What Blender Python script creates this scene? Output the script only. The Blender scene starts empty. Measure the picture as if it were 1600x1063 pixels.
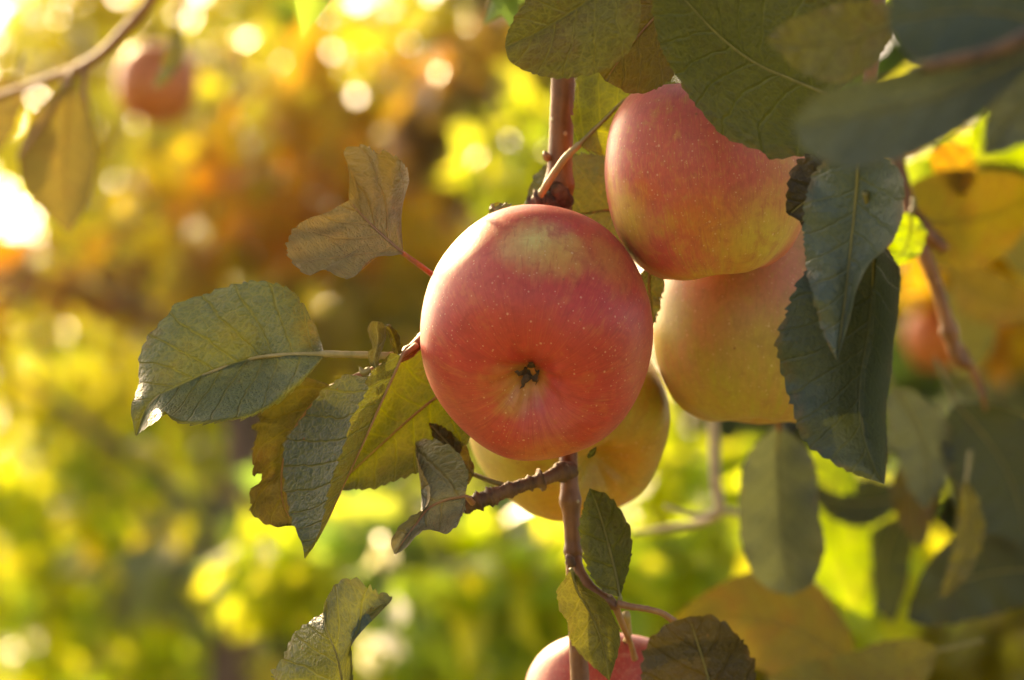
import bpy, math, random
import numpy as np
from mathutils import Vector, Matrix

S = bpy.context.scene
C = S.collection
rng = np.random.default_rng(11)
random.seed(11)
R = math.radians

# ------------------------------------------------------------------ camera
LENS, SENSOR, FOCUS, FSTOP = 100.0, 36.0, 0.932, 7.8
PITCH = R(4.0)
CAM = Vector((0.0, 0.0, 1.55))
cam_data = bpy.data.cameras.new('camera')
cam = bpy.data.objects.new('camera', cam_data)
C.objects.link(cam)
cam.location = CAM
cam.rotation_euler = (R(90) + PITCH, 0, 0)
cam_data.lens = LENS
cam_data.sensor_width = SENSOR
cam_data.clip_start = 0.05
cam_data.clip_end = 2000
cam_data.dof.use_dof = True
cam_data.dof.focus_distance = FOCUS
cam_data.dof.aperture_fstop = FSTOP
S.camera = cam
FWD = Vector((0, math.cos(PITCH), math.sin(PITCH)))
UP = Vector((0, -math.sin(PITCH), math.cos(PITCH)))
RIGHT = Vector((1, 0, 0))

# ------------------------------------------------------------------ light
SUN_EL, SUN_AZ = R(28.0), R(-26.0)          # azimuth measured from +Y towards +X
SUN_DIR = Vector((math.cos(SUN_EL) * math.sin(SUN_AZ), math.cos(SUN_EL) * math.cos(SUN_AZ), math.sin(SUN_EL)))
world = bpy.data.worlds.new('World')
S.world = world
world.use_nodes = True
wn, wl = world.node_tree.nodes, world.node_tree.links
bg = wn['Background']
sky = wn.new('ShaderNodeTexSky')
sky.sky_type = 'NISHITA'
sky.sun_disc = False
sky.sun_elevation = SUN_EL
sky.sun_rotation = SUN_AZ
sky.air_density = 0.6
sky.dust_density = 4.0
sky.ozone_density = 0.3
wl.new(sky.outputs[0], bg.inputs[0])
bg.inputs[1].default_value = 0.15
sun_data = bpy.data.lights.new('sun', 'SUN')
sun_data.energy = 2.7
sun_data.angle = R(0.5)
sun_data.color = (1.0, 0.83, 0.55)
sun = bpy.data.objects.new('sun', sun_data)
C.objects.link(sun)
sun.location = (-3, 6, 5)
sun.rotation_euler = SUN_DIR.to_track_quat('Z', 'Y').to_euler()
S.view_settings.view_transform = 'Standard'
S.view_settings.look = 'None'
S.view_settings.gamma = 1.0
S.view_settings.exposure = 1.8
S.view_settings.use_white_balance = True
S.view_settings.white_balance_temperature = 9200
S.view_settings.white_balance_tint = 10

S.render.engine = 'CYCLES'
S.cycles.use_denoising = True
S.cycles.max_bounces = 8
S.cycles.volume_bounces = 1
S.cycles.diffuse_bounces = 4
S.cycles.sample_clamp_indirect = 6.0
S.cycles.use_adaptive_sampling = False
S.cycles.caustics_reflective = False
S.cycles.caustics_refractive = False


# ------------------------------------------------------------------ helpers
def P(px, py, d):
    """the point at depth d metres seen at pixel (px, py) of the 1600 px photograph"""
    k = SENSOR / LENS / 1600.0 * d
    return CAM + RIGHT * ((px - 800) * k) + UP * ((531.5 - py) * k) + FWD * d


ORIGIN = {}


def link(name, data, parent=None, origin=None):
    o = bpy.data.objects.new(name, data)
    C.objects.link(o)
    origin = Vector(origin) if origin is not None else Vector((0, 0, 0))
    if parent is not None:
        o.parent = parent
        o.location = origin - ORIGIN[parent.name]
    else:
        o.location = origin
    ORIGIN[o.name] = origin
    return o


def thing(name, label, cat, origin, group=None):
    o = link(name, None, None, origin)
    o.empty_display_size = 0.02
    o['label'] = label
    o['category'] = cat
    if group:
        o['group'] = group
    return o


def mesh_obj(name, verts, faces, mat, parent=None, origin=None, label=None, smooth=True, uvs=None, vcol=None, kind=None):
    verts = np.asarray(verts, dtype=np.float64)
    if origin is None:
        origin = ORIGIN[parent.name] if parent is not None else Vector((0, 0, 0))
    me = bpy.data.meshes.new(name)
    me.from_pydata((verts - np.array(origin)[None, :]).tolist(), [], faces)
    if smooth:
        me.polygons.foreach_set('use_smooth', [True] * len(me.polygons))
    if uvs:
        idx = np.empty(len(me.loops), dtype=np.int32)
        me.loops.foreach_get('vertex_index', idx)
        for nm, uv in uvs.items():
            lay = me.uv_layers.new(name=nm)
            lay.data.foreach_set('uv', np.asarray(uv, dtype=np.float32)[idx].ravel())
    if vcol is not None:
        a = me.color_attributes.new('leaf_colour', 'FLOAT_COLOR', 'POINT')
        col4 = np.ones((len(verts), 4), dtype=np.float32)
        col4[:, :3] = vcol
        a.data.foreach_set('color', col4.ravel())
    me.materials.append(mat)
    o = link(name, me, parent, origin)
    if label:
        o['label'] = label
    if kind:
        o['kind'] = kind
    return o


def catmull(pts, n, uniform=True):
    """n points evenly spaced by length along a Catmull-Rom curve through pts (any dimension)"""
    p = np.asarray(pts, dtype=np.float64)
    if len(p) == 1:
        return np.repeat(p, n, axis=0)
    q = np.vstack([2 * p[0] - p[1], p, 2 * p[-1] - p[-2]])
    out = []
    for i in range(len(p) - 1):
        a, b, c, d = q[i], q[i + 1], q[i + 2], q[i + 3]
        t = np.linspace(0, 1, 24, endpoint=False)[:, None]
        out.append(0.5 * ((2 * b) + (c - a) * t + (2 * a - 5 * b + 4 * c - d) * t ** 2 + (3 * b - a - 3 * c + d) * t ** 3))
    out.append(p[-1:])
    f = np.vstack(out)
    s = np.concatenate([[0], np.cumsum(np.linalg.norm(np.diff(f[:, :3], axis=0), axis=1))])
    t = np.linspace(0, s[-1], n)
    return np.stack([np.interp(t, s, f[:, k]) for k in range(f.shape[1])], axis=1)


def tube_geo(pts, radii, n=None, seg=12, rough=0.0, knots=(), seed=0, cap=True):
    """tapered tube along pts; knots = (fraction, extra radius, width fraction) swellings"""
    n = n or max(8, len(pts) * 8)
    pr = catmull(np.hstack([np.asarray(pts, float), np.asarray(radii, float)[:, None]]), n)
    p, r = pr[:, :3], pr[:, 3].copy()
    f = np.linspace(0, 1, n)
    for k, amp, w in knots:
        r += amp * np.exp(-((f - k) / w) ** 2)
    tan = np.gradient(p, axis=0)
    tan /= np.linalg.norm(tan, axis=1)[:, None] + 1e-12
    ref = np.array([0.31, -0.87, 0.38])
    if abs(tan[0] @ ref) > .9:
        ref = np.array([.9, .1, .2])
    nrm = ref - (tan @ ref)[:, None] * tan
    nrm /= np.linalg.norm(nrm, axis=1)[:, None]
    bi = np.cross(tan, nrm)
    g = np.random.default_rng(seed)
    th = np.linspace(0, 2 * np.pi, seg, endpoint=False)
    rr = r[:, None] * (1 + rough * (g.random((n, seg)) - .5))
    v = p[:, None, :] + rr[..., None] * (np.cos(th)[None, :, None] * nrm[:, None, :] + np.sin(th)[None, :, None] * bi[:, None, :])
    v = v.reshape(-1, 3)
    fc = []
    for i in range(n - 1):
        for j in range(seg):
            k = (j + 1) % seg
            fc.append((i * seg + j, i * seg + k, (i + 1) * seg + k, (i + 1) * seg + j))
    if cap:
        fc.append(tuple(range(seg))[::-1])
        fc.append(tuple((n - 1) * seg + j for j in range(seg)))
    return v, fc


def tube(name, pts, radii, mat, parent, label=None, origin=None, **kw):
    v, f = tube_geo([tuple(x) for x in pts], radii, **kw)
    return mesh_obj(name, v, f, mat, parent, origin, label)


# ------------------------------------------------------------------ node helpers
class NT:
    def __init__(self, name):
        self.mat = bpy.data.materials.new(name)
        self.mat.use_nodes = True
        self.t = self.mat.node_tree
        self.t.nodes.clear()

    def n(self, kind, **props):
        nd = self.t.nodes.new(kind)
        for k, v in props.items():
            setattr(nd, k, v)
        return nd

    def set(self, sock, v):
        if isinstance(v, bpy.types.NodeSocket):
            self.t.links.new(v, sock)
        elif isinstance(v, (tuple, list)) and len(v) == 3 and sock.type == 'RGBA':
            sock.default_value = (*v, 1)
        else:
            sock.default_value = v

    def math(self, op, a, b=None, c=None, clamp=False):
        m = self.n('ShaderNodeMath', operation=op, use_clamp=clamp)
        self.set(m.inputs[0], a)
        if b is not None:
            self.set(m.inputs[1], b)
        if c is not None:
            self.set(m.inputs[2], c)
        return m.outputs[0]

    def ss(self, x, lo, hi):
        """smooth step: 0 at lo, 1 at hi (lo may exceed hi)"""
        m = self.n('ShaderNodeMapRange', interpolation_type='SMOOTHSTEP')
        a, b, r0, r1 = (lo, hi, 0.0, 1.0) if lo < hi else (hi, lo, 1.0, 0.0)
        self.set(m.inputs['Value'], x)
        self.set(m.inputs['From Min'], a)
        self.set(m.inputs['From Max'], b)
        self.set(m.inputs['To Min'], r0)
        self.set(m.inputs['To Max'], r1)
        return m.outputs[0]

    def mix(self, f, a, b, blend='MIX'):
        m = self.n('ShaderNodeMix', data_type='RGBA', blend_type=blend)
        self.set(m.inputs[0], f)
        self.set(m.inputs[6], a)
        self.set(m.inputs[7], b)
        return m.outputs[2]

    def noise(self, vec, scale, detail=3.0, rough=.55, dist=0.0):
        m = self.n('ShaderNodeTexNoise')
        if vec is not None:
            self.set(m.inputs['Vector'], vec)
        m.inputs['Scale'].default_value = scale
        m.inputs['Detail'].default_value = detail
        m.inputs['Roughness'].default_value = rough
        m.inputs['Distortion'].default_value = dist
        return m.outputs['Fac']

    def voro(self, vec, scale, feature='F1', dims='3D', rnd=1.0):
        m = self.n('ShaderNodeTexVoronoi', feature=feature, voronoi_dimensions=dims)
        self.set(m.inputs['Vector'], vec)
        m.inputs['Scale'].default_value = scale
        m.inputs['Randomness'].default_value = rnd
        return m

    def bump(self, h, strength, dist):
        m = self.n('ShaderNodeBump')
        m.inputs['Strength'].default_value = strength
        m.inputs['Distance'].default_value = dist
        self.set(m.inputs['Height'], h)
        return m.outputs[0]

    def out(self, shader):
        o = self.n('ShaderNodeOutputMaterial')
        self.t.links.new(shader, o.inputs[0])
        return self.mat


def leaf_material(name, top, under, blotch, vein, trans, rough=.5, blotch_amt=.5, trans_fac=.4, spots=0.0, spec=.45, relief=1.0, bscale=.55):
    """apple leaf: pinnate veins, net of small veins, blotches; the two faces have their own colours"""
    m = NT(name)
    uv = m.n('ShaderNodeUVMap', uv_map='across').outputs[0]     # x along the leaf 0..1, y = across -1..1 (+2)
    cm = m.n('ShaderNodeUVMap', uv_map='cm').outputs[0]         # centimetres along / across
    oi = m.n('ShaderNodeObjectInfo').outputs['Random']
    sh = m.n('ShaderNodeCombineXYZ')
    m.set(sh.inputs[2], m.math('MULTIPLY', oi, 40.0))
    va = m.n('ShaderNodeVectorMath', operation='ADD')
    m.set(va.inputs[0], cm)
    m.set(va.inputs[1], sh.outputs[0])
    cmr = va.outputs[0]
    sx = m.n('ShaderNodeSeparateXYZ')
    m.set(sx.inputs[0], cm)
    s_, t_ = sx.outputs[0], sx.outputs[1]
    sy = m.n('ShaderNodeSeparateXYZ')
    m.set(sy.inputs[0], uv)
    v_ = m.math('SUBTRACT', sy.outputs[1], 2.0)
    av = m.math('ABSOLUTE', v_)
    at = m.math('ABSOLUTE', t_)
    wob = m.noise(cmr, 1.3, 2.0)
    # secondary veins, bending towards the tip
    q = m.math('SUBTRACT', s_, m.math('MULTIPLY', at, .85))
    q = m.math('ADD', q, m.math('MULTIPLY', m.math('MULTIPLY', at, at), .13))
    q = m.math('ADD', q, m.math('MULTIPLY', wob, .34))
    side = m.math('MULTIPLY', m.math('GREATER_THAN', v_, 0.0), .37)
    q = m.math('ADD', m.math('DIVIDE', q, .82), side)
    fr = m.math('ABSOLUTE', m.math('SUBTRACT', m.math('FRACT', q), .5))
    wv = m.math('SUBTRACT', .10, m.math('MULTIPLY', av, .045))
    sec = m.math('SUBTRACT', 1.0, m.math('DIVIDE', fr, wv), clamp=True)
    mid = m.ss(at, .09, .0)
    # vein net
    warp = m.n('ShaderNodeTexNoise')
    m.set(warp.inputs['Vector'], cmr)
    warp.inputs['Scale'].default_value = 2.2
    wadd = m.n('ShaderNodeVectorMath', operation='MULTIPLY_ADD')
    m.set(wadd.inputs[0], warp.outputs['Color'])
    wadd.inputs[1].default_value = (.25, .25, 0)
    m.set(wadd.inputs[2], cmr)
    net1 = m.voro(wadd.outputs[0], 3.0, 'DISTANCE_TO_EDGE').outputs['Distance']
    net2 = m.voro(wadd.outputs[0], 7.5, 'DISTANCE_TO_EDGE').outputs['Distance']
    n1 = m.ss(net1, .10, .015)
    n2 = m.ss(net2, .11, .02)
    veins = m.math('MAXIMUM', m.math('MAXIMUM', sec, mid), m.math('MAXIMUM', m.math('MULTIPLY', n1, .5), m.math('MULTIPLY', n2, .34)))
    # blotches
    b1 = m.noise(cmr, bscale, 4.0, .6, .4)
    bm = m.ss(b1, .62 - .35 * blotch_amt, .70 - .18 * blotch_amt + .12)
    fine = m.noise(cmr, 5.5, 3.0)
    fmul = m.math('ADD', .72, m.math('MULTIPLY', fine, .56))
    geo = m.n('ShaderNodeNewGeometry')
    col = m.mix(geo.outputs['Backfacing'], top, under)
    col = m.mix(m.math('MULTIPLY', bm, .85), col, blotch)
    # browning near the margin, uneven
    edge = m.math('MULTIPLY', m.ss(av, .80, 1.0), m.ss(m.noise(cmr, 1.6, 2.0), .42, .66))
    col = m.mix(m.math('MULTIPLY', edge, .6), col, (.17, .085, .025))
    col = m.mix(m.math('MULTIPLY', veins, .95), col, vein)
    mul = m.n('ShaderNodeVectorMath', operation='SCALE')
    m.set(mul.inputs[0], col)
    m.set(mul.inputs['Scale'], fmul)
    col = mul.outputs[0]
    if spots:
        sp = m.voro(cmr, 2.3)
        dot = m.math('MULTIPLY', m.ss(sp.outputs['Distance'], .13, .06), m.math('LESS_THAN', m.n_sep(sp.outputs['Color']), spots))
        col = m.mix(dot, col, (.16, .07, .025))
    tr = m.mix(m.math('MULTIPLY', bm, .7), trans, tuple(min(1, c * 2.2) for c in blotch))
    tr = m.mix(m.math('MULTIPLY', veins, .7), tr, tuple(min(1, c * 1.7) for c in trans))
    mul2 = m.n('ShaderNodeVectorMath', operation='SCALE')
    m.set(mul2.inputs[0], tr)
    m.set(mul2.inputs['Scale'], fmul)
    # relief: blistered between the veins
    puff = m.math('ADD', m.math('MULTIPLY', m.ss(net1, 0, .3), .34), m.math('MULTIPLY', m.ss(net2, 0, .3), .30))
    h = m.math('SUBTRACT', m.math('ADD', puff, m.math('MULTIPLY', fine, .5)), m.math('MULTIPLY', m.math('MAXIMUM', sec, mid), 1.0))
    flip = m.math('SUBTRACT', 1.0, m.math('MULTIPLY', geo.outputs['Backfacing'], 2.0))
    nrm = m.bump(m.math('MULTIPLY', h, flip), min(1.0, .9 * relief), .00075)
    pb = m.n('ShaderNodeBsdfPrincipled')
    m.set(pb.inputs['Base Color'], col)
    m.set(pb.inputs['Roughness'], m.math('ADD', rough - .08, m.math('MULTIPLY', fine, .2)))
    pb.inputs['Specular IOR Level'].default_value = spec
    m.set(pb.inputs['Normal'], nrm)
    tb = m.n('ShaderNodeBsdfTranslucent')
    m.set(tb.inputs['Color'], mul2.outputs[0])
    mx = m.n('ShaderNodeMixShader')
    mx.inputs[0].default_value = trans_fac
    m.t.links.new(pb.outputs[0], mx.inputs[1])
    m.t.links.new(tb.outputs[0], mx.inputs[2])
    return m.out(mx.outputs[0])


def _n_sep(self, col):
    s = self.n('ShaderNodeSeparateColor')
    self.set(s.inputs[0], col)
    return s.outputs[0]


NT.n_sep = _n_sep


def bark_material(name, dark, light, dots=(.42, .30, .17), dot_amt=.25, rough=.55, scale=1.0, relief=1.0):
    m = NT(name)
    tc = m.n('ShaderNodeTexCoord').outputs['Object']
    mp = m.n('ShaderNodeMapping')
    m.set(mp.inputs['Vector'], tc)
    mp.inputs['Scale'].default_value = (1, 1, .35)
    n1 = m.noise(mp.outputs[0], 260 * scale, 4.0)
    n2 = m.noise(tc, 70 * scale, 3.0)
    n3 = m.noise(tc, 900 * scale, 2.0)
    col = m.mix(m.ss(m.math('ADD', m.math('MULTIPLY', n1, .6), m.math('MULTIPLY', n2, .4)), .36, .64), dark, light)
    vo = m.voro(tc, 210 * scale)
    dot = m.math('MULTIPLY', m.ss(vo.outputs['Distance'], .22, .12), m.math('LESS_THAN', m.n_sep(vo.outputs['Color']), dot_amt))
    col = m.mix(dot, col, dots)
    h = m.math('ADD', m.math('ADD', n1, m.math('MULTIPLY', n3, .35)), m.math('MULTIPLY', dot, .5))
    pb = m.n('ShaderNodeBsdfPrincipled')
    m.set(pb.inputs['Base Color'], col)
    pb.inputs['Roughness'].default_value = rough
    m.set(pb.inputs['Normal'], m.bump(h, .7 * relief, .0006 / scale))
    return m.out(pb.outputs[0])


def apple_material(name, base, blush, blotches, calyx_dir=(0, 0, -1), streak=.5, blush_amt=1.0, dots=(.78, .56, .34), rough=.42):
    """blotches: (centre in the apple's own space, radius, colour, strength)"""
    m = NT(name)
    tc = m.n('ShaderNodeTexCoord').outputs['Object']
    mer = m.n('ShaderNodeAttribute', attribute_name='meridian').outputs['Vector']
    big = m.noise(tc, 42, 4.0, .6)
    st = m.noise(mer, 9.0, 5.0, .65)
    st2 = m.noise(mer, 26.0, 3.0, .6)
    fine = m.noise(tc, 420, 3.0, .6)
    dn = m.math('ADD', m.math('MULTIPLY', m.math('SUBTRACT', big, .5), .020), m.math('MULTIPLY', m.math('SUBTRACT', st, .5), .016 * streak))
    col = m.mix(m.ss(m.math('ADD', m.math('MULTIPLY', st, .55), m.math('MULTIPLY', big, .45)), .40 - .12 * blush_amt, .62 - .12 * blush_amt), base, blush)
    for (c, r, bc, k) in blotches:
        d = m.n('ShaderNodeVectorMath', operation='DISTANCE')
        m.set(d.inputs[0], tc)
        d.inputs[1].default_value = tuple(c)
        f = m.ss(m.math('ADD', d.outputs['Value'], dn), r * 1.15, r * .05)
        col = m.mix(m.math('MULTIPLY', f, k), col, bc)
    # streaks and mottling inside the blush
    col = m.mix(m.math('MULTIPLY', m.ss(st2, .50, .72), .55 * streak), col, tuple(c * .62 for c in blush))
    st3 = m.noise(mer, 60.0, 3.0, .6)
    col = m.mix(m.math('MULTIPLY', m.ss(st3, .50, .70), .22), col, tuple(min(1, c * 1.25) for c in base))
    mot = m.noise(tc, 130, 4.0, .65, .6)
    col = m.mix(m.math('MULTIPLY', m.ss(mot, .50, .68), .42), col, tuple(c * .70 for c in blush))
    col = m.mix(m.math('MULTIPLY', m.ss(mot, .47, .30), .28), col, base)
    mv = m.n('ShaderNodeVectorMath', operation='SCALE')
    m.set(mv.inputs[0], col)
    m.set(mv.inputs['Scale'], m.math('ADD', .82, m.math('MULTIPLY', fine, .36)))
    col = mv.outputs[0]
    # lenticels
    wp = m.n('ShaderNodeTexNoise')
    m.set(wp.inputs['Vector'], tc)
    wp.inputs['Scale'].default_value = 90
    for sc, rad, amt, k in ((300.0, .16, .9, .40), (430.0, .17, .9, .36), (620.0, .18, .9, .30)):
        vo = m.voro(tc, sc)
        rv = m.n_sep(vo.outputs['Color'])
        sz = m.math('MULTIPLY', rad, m.math('ADD', .30, m.math('MULTIPLY', rv, .95)))
        dd = m.math('SUBTRACT', 1.0, m.math('DIVIDE', vo.outputs['Distance'], sz), clamp=True)
        dot = m.math('MULTIPLY', m.ss(dd, .0, .5), m.math('LESS_THAN', rv, amt))
        col = m.mix(m.math('MULTIPLY', dot, k), col, dots)
    # rare brown russet flecks
    ru = m.voro(tc, 170.0)
    rdot = m.math('MULTIPLY', m.ss(ru.outputs['Distance'], .10, .05), m.math('LESS_THAN', m.n_sep(ru.outputs['Color']), .14))
    col = m.mix(m.math('MULTIPLY', rdot, .7), col, (.20, .08, .03))
    pb = m.n('ShaderNodeBsdfPrincipled')
    m.set(pb.inputs['Base Color'], col)
    m.set(pb.inputs['Roughness'], m.math('ADD', rough - .06, m.math('MULTIPLY', big, .16)))
    pb.inputs['Specular IOR Level'].default_value = .36
    pb.inputs['Sheen Weight'].default_value = .04
    pb.inputs['Sheen Roughness'].default_value = .5
    pb.inputs['Subsurface Weight'].default_value = .12
    pb.inputs['Subsurface Radius'].default_value = (.004, .0015, .0008)
    pb.inputs['Subsurface Scale'].default_value = 1.0
    h = m.math('ADD', m.math('MULTIPLY', fine, .5), m.math('MULTIPLY', st2, .7))
    m.set(pb.inputs['Normal'], m.bump(h, .25, .0004))
    return m.out(pb.outputs[0])


def crown_material(name, gloss=.35, trans_fac=.5, boost=2.0):
    """far leaves: each leaf carries its own colour"""
    m = NT(name)
    at = m.n('ShaderNodeAttribute', attribute_name='leaf_colour').outputs['Color']
    tc = m.n('ShaderNodeTexCoord').outputs['Object']
    n = m.noise(tc, 60, 2.0)
    mv = m.n('ShaderNodeVectorMath', operation='SCALE')
    m.set(mv.inputs[0], at)
    m.set(mv.inputs['Scale'], m.math('ADD', .7, m.math('MULTIPLY', n, .6)))
    pb = m.n('ShaderNodeBsdfPrincipled')
    m.set(pb.inputs['Base Color'], mv.outputs[0])
    pb.inputs['Roughness'].default_value = gloss
    tb = m.n('ShaderNodeBsdfTranslucent')
    sc = m.n('ShaderNodeVectorMath', operation='SCALE')
    m.set(sc.inputs[0], mv.outputs[0])
    sc.inputs['Scale'].default_value = boost
    mn = m.n('ShaderNodeVectorMath', operation='MINIMUM')
    m.set(mn.inputs[0], sc.outputs[0])
    mn.inputs[1].default_value = (.85, .85, .85)
    m.set(tb.inputs['Color'], mn.outputs[0])
    mx = m.n('ShaderNodeMixShader')
    mx.inputs[0].default_value = trans_fac
    m.t.links.new(pb.outputs[0], mx.inputs[1])
    m.t.links.new(tb.outputs[0], mx.inputs[2])
    return m.out(mx.outputs[0])


def plain(name, a, b, scale=40, rough=.7):
    m = NT(name)
    tc = m.n('ShaderNodeTexCoord').outputs['Object']
    col = m.mix(m.ss(m.noise(tc, scale, 4.0), .35, .65), a, b)
    pb = m.n('ShaderNodeBsdfPrincipled')
    m.set(pb.inputs['Base Color'], col)
    pb.inputs['Roughness'].default_value = rough
    m.set(pb.inputs['Normal'], m.bump(m.noise(tc, scale * 4, 3.0), .4, .02 / scale))
    return m.out(pb.outputs[0])


# ------------------------------------------------------------------ materials
GREY_GREEN = leaf_material('leaf_grey_green', (.088, .116, .058), (.15, .14, .035), (.100, .088, .014), (.19, .175, .05), (.115, .125, .022), .46, .5, .14, relief=1.2)
TAN_LEAF = leaf_material('leaf_tan', (.19, .170, .055), (.20, .15, .05), (.13, .075, .018), (.22, .15, .06), (.22, .14, .03), .5, .45, .16, relief=1.2)
BLUE_GREEN = leaf_material('leaf_blue_green', (.050, .078, .055), (.17, .13, .022), (.065, .075, .014), (.14, .15, .04), (.22, .22, .025), .40, .3, .15, spots=.10)
SUN_GREEN = leaf_material('leaf_sunlit_green', (.060, .080, .012), (.09, .10, .03), (.10, .085, .012), (.17, .17, .03), (.30, .32, .02), .45, .35, .42)
BROWN_GREEN = leaf_material('leaf_brown_green', (.058, .055, .011), (.09, .07, .02), (.070, .036, .008), (.12, .10, .018), (.085, .070, .007), .5, .6, .17, spots=.4)
OLIVE = leaf_material('leaf_olive', (.080, .082, .020), (.10, .09, .03), (.10, .065, .015), (.19, .17, .04), (.20, .185, .025), .5, .5, .22, spots=.15)
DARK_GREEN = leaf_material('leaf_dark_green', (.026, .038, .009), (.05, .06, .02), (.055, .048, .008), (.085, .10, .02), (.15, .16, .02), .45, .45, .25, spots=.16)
GOLD_LEAF = leaf_material('leaf_gold', (.12, .085, .010), (.15, .11, .025), (.14, .06, .01), (.17, .13, .03), (.22, .15, .012), .5, .5, .22)
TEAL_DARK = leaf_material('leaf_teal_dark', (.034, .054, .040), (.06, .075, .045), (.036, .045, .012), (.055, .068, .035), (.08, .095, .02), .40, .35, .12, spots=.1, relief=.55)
GREY_BLUE = leaf_material('leaf_grey_blue', (.050, .066, .054), (.08, .09, .07), (.075, .08, .04), (.10, .115, .08), (.13, .15, .05), .42, .2, .18)
LIME = leaf_material('leaf_lime', (.16, .24, .015), (.20, .27, .05), (.22, .22, .02), (.22, .28, .05), (.27, .38, .012), .5, .5, .42)
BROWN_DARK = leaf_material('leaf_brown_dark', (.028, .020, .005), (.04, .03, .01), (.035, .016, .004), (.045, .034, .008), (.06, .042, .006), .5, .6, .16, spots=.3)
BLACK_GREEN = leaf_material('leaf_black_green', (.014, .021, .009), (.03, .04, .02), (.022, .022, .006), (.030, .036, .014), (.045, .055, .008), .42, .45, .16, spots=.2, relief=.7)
PALE_GREY = leaf_material('leaf_pale_grey', (.15, .16, .105), (.24, .17, .045), (.17, .13, .05), (.24, .21, .11), (.15, .13, .03), .45, .4, .14)
RUST_LEAF = leaf_material('leaf_rust', (.15, .12, .040), (.17, .13, .05), (.12, .07, .018), (.20, .15, .05), (.22, .165, .03), .5, .5, .3)
MID_GREEN = leaf_material('leaf_mid_green', (.040, .047, .006), (.06, .07, .02), (.075, .06, .008), (.12, .115, .018), (.11, .115, .005), .45, .4, .24)
GOLD_DARK = leaf_material('leaf_gold_dark', (.13, .105, .005), (.13, .10, .02), (.12, .055, .008), (.17, .14, .025), (.18, .14, .008), .5, .6, .25)
TEAL_MID = leaf_material('leaf_teal_mid', (.055, .082, .066), (.09, .11, .08), (.05, .07, .02), (.095, .11, .06), (.12, .15, .03), .36, .3, .16, spots=.1, relief=.6)
AUTUMN = leaf_material('leaf_autumn', (.24, .13, .014), (.25, .16, .035), (.25, .07, .01), (.28, .19, .05), (.48, .28, .02), .5, .5, .35)
STALK_RED = bark_material('stalk_reddish', (.24, .10, .045), (.34, .17, .07), dot_amt=.0, rough=.5)
STALK_GREEN = bark_material('stalk_tan', (.28, .22, .08), (.38, .28, .12), dot_amt=.0, rough=.55)
STALK_OLIVE = bark_material('stalk_olive', (.13, .11, .03), (.22, .19, .06), dot_amt=.0, rough=.55)
BARK_RED = bark_material('bark_young', (.130, .044, .011), (.25, .098, .030), dot_amt=.28, rough=.5)
BARK_ROSE = bark_material('bark_rosy', (.24, .10, .055), (.36, .18, .10), dot_amt=.05, rough=.55)
BARK_SPUR = bark_material('bark_spur', (.05, .028, .018), (.17, .085, .045), dot_amt=.1, rough=.7, relief=1.4)
BARK_GREY = bark_material('bark_grey', (.13, .085, .06), (.28, .19, .13), dot_amt=.1, rough=.7, scale=.4)
BARK_PALE = bark_material('bark_pale_twig', (.32, .24, .15), (.48, .38, .26), dot_amt=.1, rough=.6)
TRUNK = bark_material('bark_trunk', (.07, .04, .028), (.17, .10, .07), dot_amt=.0, rough=.8, scale=.12, relief=1.3)
CROWN = crown_material('crown_leaves', .24, .55, 2.4)
SEPAL = plain('dry_sepal', (.030, .013, .006), (.085, .040, .016), 600)
STAMEN = plain('dry_stamen', (.018, .009, .006), (.04, .02, .012), 800)

# ------------------------------------------------------------------ leaf builder
TOOTH = .0040


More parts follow.
